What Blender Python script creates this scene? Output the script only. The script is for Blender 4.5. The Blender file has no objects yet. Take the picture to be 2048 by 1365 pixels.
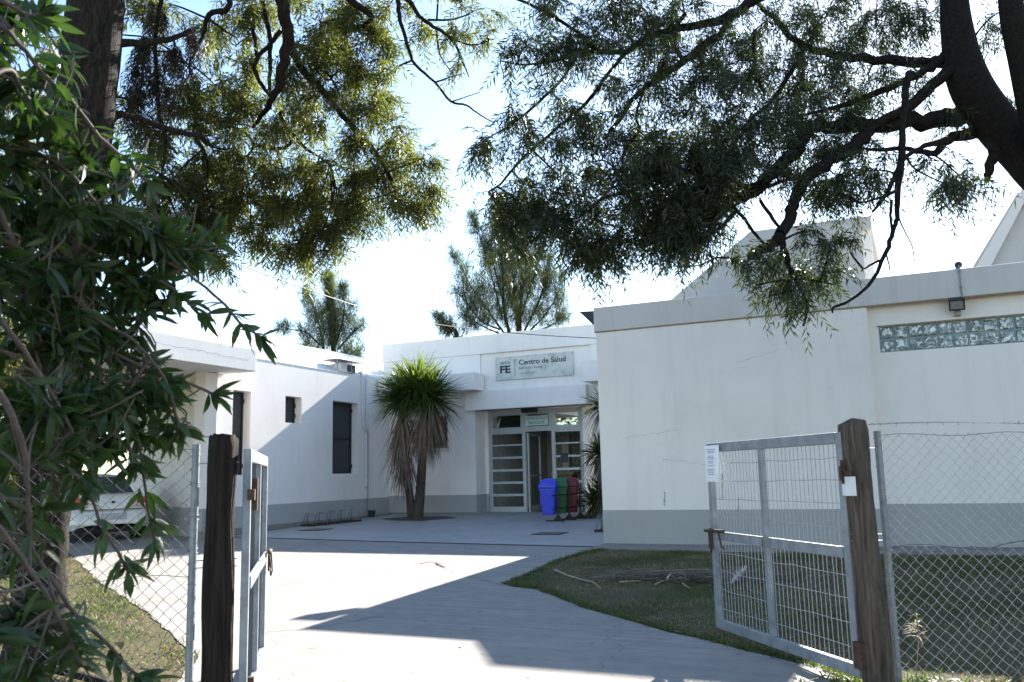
import bpy, bmesh, math, random
import numpy as np
from mathutils import Vector, Matrix
from math import radians, sin, cos, tan, pi

# ------------------------------------------------------------------ camera
scene = bpy.context.scene
PITCH, ROLL, YAW, CAMZ = radians(8.75), radians(-1.36), radians(24.96), 1.05
FPX = 1740.0                                   # focal length in pixels of a 2048 wide frame
Fv = np.array([-sin(YAW) * cos(PITCH), cos(YAW) * cos(PITCH), sin(PITCH)])
R0 = np.array([cos(YAW), sin(YAW), 0.0]); U0 = np.cross(R0, Fv)
Rv = R0 * cos(ROLL) + U0 * sin(ROLL); Uv = -R0 * sin(ROLL) + U0 * cos(ROLL)
CAM = np.array([0.0, 0.0, CAMZ])
cam = bpy.data.cameras.new('camera'); camo = bpy.data.objects.new('camera', cam)
scene.collection.objects.link(camo); scene.camera = camo
cam.sensor_width = 36.0; cam.lens = FPX / 2048 * 36.0
cam.clip_start = 0.05; cam.clip_end = 3000
camo.matrix_world = Matrix(((Rv[0], Uv[0], -Fv[0], 0), (Rv[1], Uv[1], -Fv[1], 0), (Rv[2], Uv[2], -Fv[2], CAMZ), (0, 0, 0, 1)))
cam.dof.use_dof = True; cam.dof.focus_distance = 14.0; cam.dof.aperture_fstop = 9.0

# ------------------------------------------------------------------ light
SUN_EL, SUN_AZ = radians(29.1), radians(2.2)
w = bpy.data.worlds.new('World'); scene.world = w; w.use_nodes = True
nt = w.node_tree; nt.nodes.clear()
sky = nt.nodes.new('ShaderNodeTexSky'); sky.sky_type = 'NISHITA'; sky.sun_disc = False
sky.sun_elevation = SUN_EL; sky.sun_rotation = SUN_AZ
sky.air_density = 1.0; sky.dust_density = 0.15; sky.ozone_density = 1.0
bg = nt.nodes.new('ShaderNodeBackground'); bg.inputs['Strength'].default_value = 0.064
wo = nt.nodes.new('ShaderNodeOutputWorld')
nt.links.new(sky.outputs[0], bg.inputs[0]); nt.links.new(bg.outputs[0], wo.inputs[0])
sd = bpy.data.lights.new('sun', 'SUN'); sd.energy = 4.1; sd.angle = radians(0.5); sd.color = (1.0, 0.94, 0.85)
so = bpy.data.objects.new('sun', sd); scene.collection.objects.link(so)
SUNV = Vector((sin(SUN_AZ) * cos(SUN_EL), cos(SUN_AZ) * cos(SUN_EL), sin(SUN_EL)))
so.rotation_euler = SUNV.to_track_quat('Z', 'Y').to_euler(); so.location = (0, 40, 40)
scene.view_settings.view_transform = 'Standard'; scene.view_settings.look = 'None'
scene.view_settings.exposure = 2.45; scene.view_settings.gamma = 1.0
scene.cycles.use_denoising = True
scene.cycles.max_bounces = 8; scene.cycles.transparent_max_bounces = 8

# ------------------------------------------------------------------ helpers
rng = np.random.default_rng(7); random.seed(7)
COL = scene.collection
YE = 21.595

def gz(y): return -0.02 * (YE - y)

def at(px, py, D):
    """point seen at that place of the 2048 wide photograph, D metres deep"""
    return CAM + (Fv * FPX + Rv * (px - 1024.0) - Uv * (py - 682.5)) / FPX * D

class MB:
    def __init__(s): s.v = []; s.f = []; s.mi = []
    def add(s, vs, fs, mi=0):
        o = len(s.v); s.v += [tuple(map(float, p)) for p in vs]
        s.f += [tuple(i + o for i in f) for f in fs]; s.mi += [mi] * len(fs); return s
    def box(s, x0, x1, y0, y1, z0, z1, mi=0):
        return s.add([(x0, y0, z0), (x1, y0, z0), (x1, y1, z0), (x0, y1, z0), (x0, y0, z1), (x1, y0, z1), (x1, y1, z1), (x0, y1, z1)],
                     [(0, 3, 2, 1), (4, 5, 6, 7), (0, 1, 5, 4), (1, 2, 6, 5), (2, 3, 7, 6), (3, 0, 4, 7)], mi)
    def obox(s, o, ax, ay, az, a, b, mi=0):
        """box in the frame o + ax,ay,az from corner a to corner b"""
        o, ax, ay, az = map(np.array, (o, ax, ay, az)); P = []
        for z in (a[2], b[2]):
            for x, y in ((a[0], a[1]), (b[0], a[1]), (b[0], b[1]), (a[0], b[1])): P.append(o + ax * x + ay * y + az * z)
        return s.add(P, [(0, 3, 2, 1), (4, 5, 6, 7), (0, 1, 5, 4), (1, 2, 6, 5), (2, 3, 7, 6), (3, 0, 4, 7)], mi)
    def prism(s, poly, z0, z1, mi=0):
        n = len(poly); f0 = callable(z0)
        P = [(x, y, z0(x, y) if f0 else z0) for x, y in poly] + [(x, y, z1(x, y) if callable(z1) else z1) for x, y in poly]
        return s.add(P, [tuple(range(n))[::-1], tuple(range(n, 2 * n))] + [(i, (i + 1) % n, n + (i + 1) % n, n + i) for i in range(n)], mi)
    def tube(s, pts, rad, n=6, cap=True, mi=0):
        pts = [np.array(p, float) for p in pts]; m = len(pts)
        if not hasattr(rad, '__len__'): rad = [rad] * m
        t0 = pts[1] - pts[0]; t0 = t0 / (np.linalg.norm(t0) + 1e-9)
        a = np.array([0, 0, 1.0]) if abs(t0[2]) < .9 else np.array([1.0, 0, 0])
        u = np.cross(t0, a); u /= np.linalg.norm(u); V = []
        for i in range(m):
            t = pts[min(i + 1, m - 1)] - pts[max(i - 1, 0)]; t = t / (np.linalg.norm(t) + 1e-9)
            u = u - t * (u @ t); u /= (np.linalg.norm(u) + 1e-9); v = np.cross(t, u)
            for k in range(n):
                an = 2 * pi * k / n; V.append(pts[i] + (u * cos(an) + v * sin(an)) * rad[i])
        Fc = [(i * n + k, i * n + (k + 1) % n, (i + 1) * n + (k + 1) % n, (i + 1) * n + k) for i in range(m - 1) for k in range(n)]
        if cap: Fc += [tuple(range(n))[::-1], tuple((m - 1) * n + k for k in range(n))]
        return s.add(V, Fc, mi)
    def wall(s, o, ax, up, nrm, W0, W1, z0, z1, holes, thick, z0f=None):
        """wall in plane o + ax*u + up*z, front face towards nrm, with rectangular holes (u0,u1,z0,z1) and reveals"""
        o, ax, up, nrm = map(np.array, (o, ax, up, nrm))
        us = sorted({W0, W1, *[h[0] for h in holes], *[h[1] for h in holes]}); zs = sorted({z0, z1, *[h[2] for h in holes], *[h[3] for h in holes]})
        Q = lambda u, z, d=0.: o + ax * u + up * z - nrm * d
        for i in range(len(us) - 1):
            for j in range(len(zs) - 1):
                uc, zc = (us[i] + us[i + 1]) / 2, (zs[j] + zs[j + 1]) / 2
                if any(h[0] < uc < h[1] and h[2] < zc < h[3] for h in holes): continue
                for d, fl in ((0, 0), (thick, 1)):
                    q = [Q(us[i], zs[j], d), Q(us[i + 1], zs[j], d), Q(us[i + 1], zs[j + 1], d), Q(us[i], zs[j + 1], d)]
                    s.add(q, [(3, 2, 1, 0) if fl else (0, 1, 2, 3)])
        for (a, b, c, d) in list(holes) + [(W0, W1, z0, z1)]:
            for (u0, zz0, u1, zz1) in ((a, c, b, c), (b, c, b, d), (b, d, a, d), (a, d, a, c)):
                s.add([Q(u0, zz0), Q(u1, zz1), Q(u1, zz1, thick), Q(u0, zz0, thick)], [(0, 1, 2, 3)])
        return s
    def build(s, name, mat, parent=None, bevel=0, smooth=False):
        mats = mat if isinstance(mat, (list, tuple)) else [mat]
        me = bpy.data.meshes.new(name); off = np.array(parent.location) if parent is not None and parent.parent is None else np.zeros(3)
        if parent is not None and parent.parent is not None: off = np.array(parent.parent.location) + np.array(parent.location)
        me.from_pydata([tuple(np.array(p) - off) for p in s.v], [], s.f)
        for m in mats: me.materials.append(m)
        if len(mats) > 1: me.polygons.foreach_set('material_index', s.mi)
        bm = bmesh.new(); bm.from_mesh(me); bmesh.ops.remove_doubles(bm, verts=bm.verts, dist=1e-5)
        bmesh.ops.recalc_face_normals(bm, faces=bm.faces); bm.to_mesh(me); bm.free()
        o = bpy.data.objects.new(name, me); COL.objects.link(o)
        if parent is not None: o.parent = parent
        if bevel:
            b = o.modifiers.new('bevel', 'BEVEL'); b.width = bevel; b.segments = 2; b.limit_method = 'ANGLE'
        if smooth: me.polygons.foreach_set('use_smooth', [True] * len(me.polygons))
        me.update(); return o

def tag(o, label=None, cat=None, group=None, kind=None):
    if label: o['label'] = label
    if cat: o['category'] = cat
    if group: o['group'] = group
    if kind: o['kind'] = kind
    return o

def thing(name, label, cat, loc, group=None):
    o = bpy.data.objects.new(name, None); COL.objects.link(o); o.location = tuple(map(float, loc)); o.empty_display_size = .1
    return tag(o, label, cat, group)

def quads(name, V, nper, mat, parent=None, smooth=False):
    """V: (N,nper,3) array, one polygon each"""
    N = len(V); me = bpy.data.meshes.new(name)
    off = np.array(parent.location) if parent is not None else np.zeros(3)
    me.vertices.add(N * nper); me.vertices.foreach_set('co', (V.reshape(-1, 3) - off).astype(np.float32).ravel())
    me.loops.add(N * nper); me.loops.foreach_set('vertex_index', np.arange(N * nper, dtype=np.int32))
    me.polygons.add(N); me.polygons.foreach_set('loop_start', np.arange(N, dtype=np.int32) * nper)
    me.update(calc_edges=True); me.validate()
    me.materials.append(mat)
    o = bpy.data.objects.new(name, me); COL.objects.link(o)
    if parent is not None: o.parent = parent
    return o

def smooth_path(pts, k=5):
    """Catmull-Rom through rows of (x,y,z,r)"""
    P = np.array(pts, float); P = np.vstack([2 * P[0] - P[1], P, 2 * P[-1] - P[-2]]); out = []
    for i in range(1, len(P) - 2):
        for t in np.linspace(0, 1, k, endpoint=False):
            a, b, c, d = P[i - 1:i + 3]
            out.append(.5 * ((2 * b) + (c - a) * t + (2 * a - 5 * b + 4 * c - d) * t * t + (3 * b - a - 3 * c + d) * t ** 3))
    out.append(P[-2]); return np.array(out)

def unit(a): return a / (np.linalg.norm(a, axis=-1, keepdims=True) + 1e-9)

# ------------------------------------------------------------------ materials
def newmat(name):
    m = bpy.data.materials.new(name); m.use_nodes = True; n = m.node_tree.nodes; n.clear()
    b = n.new('ShaderNodeBsdfPrincipled'); o = n.new('ShaderNodeOutputMaterial'); m.node_tree.links.new(b.outputs[0], o.inputs[0])
    return m, m.node_tree, b, o

def ramp(t, fac, stops):
    r = t.nodes.new('ShaderNodeValToRGB'); e = r.color_ramp.elements
    while len(e) < len(stops): e.new(.5)
    for i, (p, c) in enumerate(stops): e[i].position = p; e[i].color = (c[0], c[1], c[2], 1)
    t.links.new(fac, r.inputs[0]); return r.outputs[0]

def noise(t, scale, detail=6, rough=.6, vec=None, dist=0.):
    n = t.nodes.new('ShaderNodeTexNoise'); n.inputs['Scale'].default_value = scale; n.inputs['Detail'].default_value = detail
    n.inputs['Roughness'].default_value = rough; n.inputs['Distortion'].default_value = dist
    if vec is not None: t.links.new(vec, n.inputs['Vector'])
    return n.outputs[0]

def coords(t, scale=(1, 1, 1), rot=(0, 0, 0), obj=True):
    c = t.nodes.new('ShaderNodeTexCoord') if not obj else t.nodes.new('ShaderNodeNewGeometry')
    m = t.nodes.new('ShaderNodeMapping'); m.inputs['Scale'].default_value = scale; m.inputs['Rotation'].default_value = rot
    t.links.new(c.outputs['Position'] if obj else c.outputs['Object'], m.inputs[0]); return m.outputs[0]

def mix(t, fac, a, b, mode='MIX'):
    n = t.nodes.new('ShaderNodeMix'); n.data_type = 'RGBA'; n.blend_type = mode
    for s_, v in ((n.inputs[0], fac), (n.inputs[6], a), (n.inputs[7], b)):
        if isinstance(v, (int, float)): s_.default_value = v
        elif isinstance(v, tuple): s_.default_value = (*v, 1)
        else: t.links.new(v, s_)
    return n.outputs[2]

def bump(t, b, h, strength=.3, dist=.01):
    n = t.nodes.new('ShaderNodeBump'); n.inputs['Strength'].default_value = strength; n.inputs['Distance'].default_value = dist
    t.links.new(h, n.inputs['Height']); t.links.new(n.outputs[0], b.inputs['Normal'])

def simple(name, col, rough=.5, metal=0., var=.15, scale=8., bstr=0., bscale=60., spec=None):
    m, t, b, o = newmat(name); v = coords(t)
    n = noise(t, scale, 5, .6, v); d = tuple(c * (1 - var) for c in col); u = tuple(min(1, c * (1 + var)) for c in col)
    t.links.new(ramp(t, n, [(.3, d), (.7, u)]), b.inputs['Base Color'])
    b.inputs['Roughness'].default_value = rough; b.inputs['Metallic'].default_value = metal
    if spec is not None: b.inputs['Specular IOR Level'].default_value = spec
    if bstr: bump(t, b, noise(t, bscale, 4, .6, v), bstr)
    return m

def plaster(name, col, dirt=(.42, .38, .33), amount=.45):
    m, t, b, o = newmat(name); v = coords(t)
    big = noise(t, .9, 6, .65, v); st = noise(t, 1.0, 5, .6, coords(t, (5, 5, .35)))
    fine = noise(t, 30, 6, .7, v)
    base = ramp(t, big, [(.3, tuple(c * .90 for c in col)), (.5, tuple(c * .97 for c in col)), (.7, col)])
    k = t.nodes.new('ShaderNodeMath'); k.operation = 'MULTIPLY'; t.links.new(ramp(t, st, [(.52, (0, 0, 0)), (.78, (1, 1, 1))]), k.inputs[0]); k.inputs[1].default_value = amount * .45
    base = mix(t, k.outputs[0], base, dirt)
    sp = ramp(t, noise(t, 5.5, 8, .75, v), [(.70, (0, 0, 0)), (.76, (1, 1, 1))])
    k2 = t.nodes.new('ShaderNodeMath'); k2.operation = 'MULTIPLY'; t.links.new(sp, k2.inputs[0]); k2.inputs[1].default_value = amount * .5
    base = mix(t, k2.outputs[0], base, dirt)
    t.links.new(base, b.inputs['Base Color']); b.inputs['Roughness'].default_value = .85; b.inputs['Specular IOR Level'].default_value = .25
    mxb = t.nodes.new('ShaderNodeMath'); mxb.operation = 'ADD'; t.links.new(fine, mxb.inputs[0]); t.links.new(noise(t, 5, 5, .6, v), mxb.inputs[1])
    bump(t, b, mxb.outputs[0], .22, .008); return m

M = {}
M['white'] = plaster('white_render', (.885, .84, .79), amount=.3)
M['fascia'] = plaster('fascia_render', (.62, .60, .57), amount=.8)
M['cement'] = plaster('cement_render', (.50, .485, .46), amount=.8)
M['band'] = plaster('grey_band_paint', (.405, .41, .395), (.5, .47, .43), .5)
M['roofwhite'] = simple('roof_coating', (.8, .8, .79), .8, var=.05, scale=2)
M['crack'] = simple('crack_shade', (.16, .15, .14), .9)
M['rustline'] = simple('rust_stain', (.30, .24, .18), .9, var=.4, scale=30)
M['alu'] = simple('painted_aluminium', (.43, .46, .455), .45, .1, .08, 12)
M['steel'] = simple('galvanised_paint', (.215, .24, .265), .6, .1, .3, 9, .1, 90)
M['rail'] = simple('galvanised_tube', (.21, .23, .245), .55, .15, .25, 25)
M['wire'] = simple('galvanised_wire', (.11, .112, .115), .75, .0, .2, 40, spec=.15)  # darker copy of the wire, its backlit shade put into the colour
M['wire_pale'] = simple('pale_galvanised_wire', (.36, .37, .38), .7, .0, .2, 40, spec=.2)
M['rust'] = simple('rusty_steel', (.065, .035, .023), .8, .2, .5, 40, .3)
M['black'] = simple('black_steel', (.022, .022, .024), .5, 0, .2)
M['screen'] = simple('dark_mesh_screen', (.045, .047, .05), .55, .1, .25, 14)
M['pvc'] = simple('white_pvc', (.70, .71, .72), .4, 0, .06)
M['dark_room'] = simple('dim_room_paint', (.50, .53, .50), .8)
M['room_floor'] = simple('room_floor', (.12, .12, .10), .4)
M['wood_counter'] = simple('pine_counter', (.40, .27, .13), .5, 0, .25, 12)
M['paper'] = simple('white_paper', (.86, .87, .90), .7, 0, .03)
M['ink'] = simple('grey_print', (.30, .31, .34), .8)
M['letter'] = simple('dark_letters', (.018, .018, .03), .5)
M['letter_thin'] = simple('pale_letters', (.10, .11, .12), .6)
M['green_letter'] = simple('green_letters', (.012, .16, .13), .6)
M['sheet_sign'] = simple('pale_poster', (.62, .74, .70), .6, 0, .05)
M['sign'] = None
M['bin_blue'] = simple('blue_plastic', (.035, .06, .62), .35, 0, .1)
M['bin_green'] = simple('green_plastic', (.012, .14, .035), .4, 0, .15)
M['bin_red'] = simple('dark_red_plastic', (.18, .012, .022), .4, 0, .15)
M['tyre'] = simple('rubber', (.02, .02, .02), .8)
M['stick'] = simple('dry_stick', (.33, .26, .17), .9, 0, .3, 20)
M['plume'] = simple('pale_plastic_scrap', (.62, .60, .57), .7, 0, .1)
M['soil'] = simple('garden_soil', (.07, .055, .04), .95, 0, .4, 12, .5)

def sign_mat():
    m, t, b, o = newmat('weathered_sign_face'); v = coords(t)
    n = noise(t, 3.2, 6, .65, v)
    t.links.new(ramp(t, n, [(.3, (.34, .38, .35)), (.5, (.56, .58, .53)), (.75, (.66, .66, .60))]), b.inputs['Base Color']); b.inputs['Roughness'].default_value = .4; return m
M['sign'] = sign_mat()

def concrete(name, a, bcol, crack=True, stripes=True):
    m, t, b, o = newmat(name); v = coords(t)
    big = noise(t, .55, 8, .65, v); mid = noise(t, 4, 8, .7, v); brush = noise(t, 1, 4, .6, coords(t, (.8, 14, 1), (0, 0, radians(12))))
    base = ramp(t, big, [(.25, a), (.75, bcol)])
    base = mix(t, .35, base, ramp(t, mid, [(.3, tuple(c * .7 for c in a)), (.7, tuple(min(1, c * 1.15) for c in bcol))]))
    if stripes: base = mix(t, .22, base, ramp(t, brush, [(.35, tuple(c * .6 for c in a)), (.65, bcol)]))
    spot = ramp(t, noise(t, 22, 4, .6, v), [(.72, (0, 0, 0)), (.78, (.5, .5, .5))]); base = mix(t, spot, base, tuple(c * .45 for c in a))
    if crack:
        vo = t.nodes.new('ShaderNodeTexVoronoi'); vo.feature = 'DISTANCE_TO_EDGE'; vo.inputs['Scale'].default_value = .28
        wv = t.nodes.new('ShaderNodeVectorMath'); wv.operation = 'ADD'; nn = t.nodes.new('ShaderNodeTexNoise'); nn.inputs['Scale'].default_value = 2.2; nn.inputs['Detail'].default_value = 6
        sc = t.nodes.new('ShaderNodeVectorMath'); sc.operation = 'SCALE'; sc.inputs[3].default_value = .55
        t.links.new(v, nn.inputs['Vector']); t.links.new(nn.outputs[1], sc.inputs[0]); t.links.new(v, wv.inputs[0]); t.links.new(sc.outputs[0], wv.inputs[1]); t.links.new(wv.outputs[0], vo.inputs['Vector'])
        base = mix(t, ramp(t, vo.outputs['Distance'], [(.0, (.4, .4, .4)), (.0035, (0, 0, 0))]), base, (.12, .11, .10))
    t.links.new(base, b.inputs['Base Color']); b.inputs['Roughness'].default_value = .85; b.inputs['Specular IOR Level'].default_value = .3
    bump(t, b, mid, .25, .01); return m
M['concrete'] = concrete('drive_concrete', (.20, .186, .168), (.335, .315, .29))
M['apron'] = concrete('apron_concrete', (.20, .18, .165), (.29, .265, .245), False, False)

def tiles():
    m, t, b, o = newmat('terrace_tiles'); v = coords(t, (1, 1, 1), (0, 0, radians(4)))
    br = t.nodes.new('ShaderNodeTexBrick'); br.offset = 0; br.inputs['Scale'].default_value = 1.0; br.inputs['Mortar Size'].default_value = .012
    br.inputs['Brick Width'].default_value = .4; br.inputs['Row Height'].default_value = .4
    br.inputs['Color1'].default_value = (.27, .273, .28, 1); br.inputs['Color2'].default_value = (.31, .312, .315, 1); br.inputs['Mortar'].default_value = (.37, .37, .365, 1)
    t.links.new(v, br.inputs['Vector'])
    base = mix(t, .45, br.outputs[0], ramp(t, noise(t, .8, 8, .7, v), [(.3, (.19, .193, .20)), (.7, (.37, .372, .375))]))
    t.links.new(base, b.inputs['Base Color']); b.inputs['Roughness'].default_value = .6; return m
M['tiles'] = tiles()

def ground_mat():
    m, t, b, o = newmat('dry_lawn_soil'); v = coords(t)
    g = ramp(t, noise(t, 1.1, 8, .7, v), [(.34, (.19, .145, .105)), (.48, (.13, .105, .065)), (.62, (.065, .075, .028))])
    g = mix(t, .5, g, ramp(t, noise(t, 28, 6, .75, v), [(.3, (.03, .035, .012)), (.55, (.11, .10, .05)), (.75, (.22, .18, .11))]))
    t.links.new(g, b.inputs['Base Color']); b.inputs['Roughness'].default_value = .95; b.inputs['Specular IOR Level'].default_value = .1
    bump(t, b, noise(t, 40, 6, .8, v), .7, .03); return m
M['ground'] = ground_mat()

def bark(name, a, c, zs=.25):
    m, t, b, o = newmat(name); v = coords(t, (1, 1, zs))
    n = noise(t, 34, 6, .7, v, .6)
    t.links.new(ramp(t, n, [(.35, a), (.65, c)]), b.inputs['Base Color']); b.inputs['Roughness'].default_value = .9; b.inputs['Specular IOR Level'].default_value = .15
    bump(t, b, n, .9, .03); return m
M['bark'] = bark('tree_bark', (.008, .0065, .006), (.042, .033, .027))
M['bark2'] = bark('branch_bark', (.008, .007, .006), (.026, .021, .018), 1)
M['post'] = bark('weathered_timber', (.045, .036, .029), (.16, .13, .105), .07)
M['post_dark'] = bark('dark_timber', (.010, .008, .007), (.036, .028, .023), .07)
M['palmtrunk'] = bark('palm_trunk', (.045, .036, .03), (.13, .10, .08), 3)

def leafmat(name, a, c, trans=.4, tcol=None, rough=.45, scale=3.):
    m, t, b, o = newmat(name); v = coords(t)
    col = ramp(t, noise(t, scale, 3, .7, v), [(.3, a), (.7, c)])
    t.links.new(col, b.inputs['Base Color']); b.inputs['Roughness'].default_value = rough; b.inputs['Specular IOR Level'].default_value = .4
    tr = t.nodes.new('ShaderNodeBsdfTranslucent')
    tc = mix(t, 1.0, col, tcol or (1.6, 1.9, .7), 'MULTIPLY'); t.links.new(tc, tr.inputs[0])
    ms = t.nodes.new('ShaderNodeMixShader'); ms.inputs[0].default_value = trans
    t.links.new(b.outputs[0], ms.inputs[1]); t.links.new(tr.outputs[0], ms.inputs[2]); t.links.new(ms.outputs[0], o.inputs[0]); return m
M['leaf_r'] = leafmat('pepper_leaf', (.014, .021, .012), (.048, .055, .02), .30)
M['leaf_l'] = leafmat('olive_leaf', (.042, .050, .018), (.13, .132, .048), .55, (1.6, 1.75, .68), .5, 1.6)
M['leaf_dead'] = leafmat('dead_leaf', (.018, .014, .012), (.05, .038, .03), .2, (1.2, 1, .8), .8)
M['leaf_s'] = leafmat('shrub_leaf', (.016, .036, .013), (.058, .092, .034), .36, (1.5, 1.9, .55), .42, 14)
M['leaf_c'] = leafmat('casuarina_needles', (.045, .06, .04), (.10, .12, .07), .35, (1.3, 1.5, .8), .7, .6)
M['leaf_p'] = leafmat('palm_leaf', (.038, .066, .02), (.115, .15, .042), .52, (1.6, 1.65, .6), .38, 2)
M['leaf_pd'] = leafmat('dry_palm_leaf', (.13, .10, .075), (.32, .25, .185), .25, (1.2, 1.1, .9), .8, 4)
M['grass'] = leafmat('grass_blades', (.035, .06, .014), (.12, .14, .04), .35, (1.4, 1.7, .6), .6, 2)
M['grass_dry'] = leafmat('dry_grass', (.17, .14, .075), (.30, .25, .14), .3, (1.2, 1.1, .8), .7, 3)

def glass(name, tint=(.75, .82, .8), alpha=.55):
    m, t, b, o = newmat(name)
    gl = t.nodes.new('ShaderNodeBsdfGlossy'); gl.inputs['Roughness'].default_value = .015; gl.inputs[0].default_value = (.9, .92, .92, 1)
    tp = t.nodes.new('ShaderNodeBsdfTransparent'); tp.inputs[0].default_value = (*tint, 1)
    fr = t.nodes.new('ShaderNodeFresnel'); fr.inputs[0].default_value = 1.6
    mr = t.nodes.new('ShaderNodeMath'); mr.operation = 'MULTIPLY_ADD'; mr.inputs[1].default_value = 1.0; mr.inputs[2].default_value = .24
    t.links.new(fr.outputs[0], mr.inputs[0])
    ms = t.nodes.new('ShaderNodeMixShader'); t.links.new(mr.outputs[0], ms.inputs[0]); t.links.new(tp.outputs[0], ms.inputs[1]); t.links.new(gl.outputs[0], ms.inputs[2])
    t.links.new(ms.outputs[0], o.inputs[0]); return m
M['glass'] = glass('window_glass', (.62, .72, .68))

def glassblock():
    m, t, b, o = newmat('wavy_glass_block'); v = coords(t)
    b.inputs['Base Color'].default_value = (.23, .31, .31, 1); b.inputs['Roughness'].default_value = .06; b.inputs['Specular IOR Level'].default_value = 1.0
    b.inputs['Coat Weight'].default_value = .6; b.inputs['Coat Roughness'].default_value = .04
    n = noise(t, 9, 1, .4, v, 1.8); bump(t, b, n, 1.0, .05)
    t.links.new(ramp(t, noise(t, 9, 1, .4, v, 2.2), [(.38, (.10, .15, .15)), (.52, (.24, .31, .31)), (.64, (.75, .78, .76))]), b.inputs['Base Color']); return m  # pale and dark swirls in the base colour imitate light caught in the glass
M['gblock'] = glassblock()
M['mortar'] = simple('block_mortar', (.27, .33, .32), .8)

def carpaint():
    m, t, b, o = newmat('white_car_paint'); b.inputs['Base Color'].default_value = (.74, .74, .72, 1); b.inputs['Roughness'].default_value = .22
    b.inputs['Coat Weight'].default_value = .8; b.inputs['Coat Roughness'].default_value = .05; return m
M['car'] = carpaint()
M['lamp_red'] = simple('tail_lamp_red', (.55, .012, .01), .12, 0, .05)
M['lamp_clear'] = simple('tail_lamp_clear', (.62, .58, .56), .12, 0, .05)
M['carglass'] = simple('car_glass', (.03, .06, .09), .04, 0, .1, spec=1.0)
M['chrome'] = simple('bright_metal', (.6, .6, .6), .25, .9, .05)

# ------------------------------------------------------------------ ground
def sheet(name, poly, lift, mat, kind='structure', sub=False):
    return tag(MB().add([(x, y, gz(y) + lift) for x, y in poly], [tuple(range(len(poly)))]).build(name, mat), kind=kind)

sheet('ground', [(-400, -400), (400, -400), (400, 22), (-400, 22)], 0, M['ground'])
tag(MB().add([(-400, 22, .008), (400, 22, .008), (400, 900, .008), (-400, 900, .008)], [(0, 1, 2, 3)]).build('far_ground', M['ground']), kind='structure')

def wobble(pts, amp, step=.25, closed=True):
    out = []
    for i in range(len(pts) - (0 if closed else 1)):
        a, b = np.array(pts[i]), np.array(pts[(i + 1) % len(pts)]); n = max(1, int(np.linalg.norm(b - a) / step))
        for k in range(n): out.append(tuple(a + (b - a) * k / n + (rng.normal(0, amp, 2) if amp else 0)))
    return out
east = [(-4.75, 13.5), (-4.93, 12.9), (-4.92, 11.8), (-4.75, 10.6), (-4.68, 9.65), (-4.45, 9.45), (-4.1, 9.33), (-3.2, 8.35), (-2.27, 7.57), (-1.56, 7.04), (-.72, 6.42), (-.5, 5.9), (.0, 4.5), (.6, 2), (1, -3), (1, -8)]
west = [(-6, -8), (-4.6, 2)] + wobble([(-4.5, 4.2), (-5.34, 5.46), (-7.4, 6.85), (-10.28, 8.63), (-14.3, 11.34), (-16, 12.25)], .018, .22, False) + [(-24, 16.5), (-24, 21.5), (-4.75, 21.5)]
drive = wobble(east, .022, .25, False) + west
EAST_EDGE = east
sheet('driveway', drive, .008, M['concrete'])
sheet('terrace', [(-13.75, 14.75), (-9.5, 14.15), (-5.0, 13.75), (-5.0, 22.28), (-13.95, 22.28)], .022, M['tiles'])
MBk = MB().prism([(-4.96, 13.42), (6.5, 13.42), (6.5, 14.3), (-4.96, 14.3)], -.4, lambda x, y: gz(y) + .035)
tag(MBk.build('path', M['apron'], bevel=.012), kind='structure')
bed = [(-13.07, 19.6), (-12.2, 19.1), (-11.42, 19.0), (-11.0, 20.0), (-11.5, 20.5), (-12.7, 20.5)]
sheet('planting_bed', wobble(bed, .03), .032, M['soil'])
sheet('corner_bed', wobble([(-7.9, 19.95), (-5.2, 19.7), (-5.2, 21.3), (-7.7, 21.3)], .03), .034, M['soil'])

# ------------------------------------------------------------------ front block (near, with glass blocks)
Yr = 14.118
fb = thing('front_block', 'near white block with grey painted base, overhanging roof edge and glass block strip', 'building', (-2, 17, -.15))
up = (0, 0, 1)
w_ = MB().box(-4.962, -.60, Yr, Yr + .35, -.6, 3.47)
w_.add([(-4.962, Yr + .35, -.6), (-5.30, 21.2, -.6), (-5.30, 21.2, 3.47), (-4.962, Yr + .35, 3.47)], [(0, 1, 2, 3)])
w_.build('wall', M['white'], fb)
rw = MB().wall((0, Yr + .12, 0), (1, 0, 0), up, (0, -1, 0), -.60, 7.0, -.6, 3.47, [(-.462, 1.76, 2.752, 3.148)], .22)
rw.build('recessed_wall', M['white'], fb)
MB().box(-4.966, -.597, Yr - .004, Yr + .3, -.6, .43).box(-.597, 7.0, Yr + .116, Yr + .3, -.6, .495).build('painted_band', M['band'], fb)
roof = MB().prism([(-4.985, Yr - .035), (7.2, Yr - .035), (7.2, 21.25), (-5.35, 21.25)], 3.465, 3.887)
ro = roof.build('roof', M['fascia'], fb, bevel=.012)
MB().box(-4.985, 7.2, Yr - .012, Yr + .02, 3.448, 3.4652).build('drip_line', M['rustline'], fb)
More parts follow.
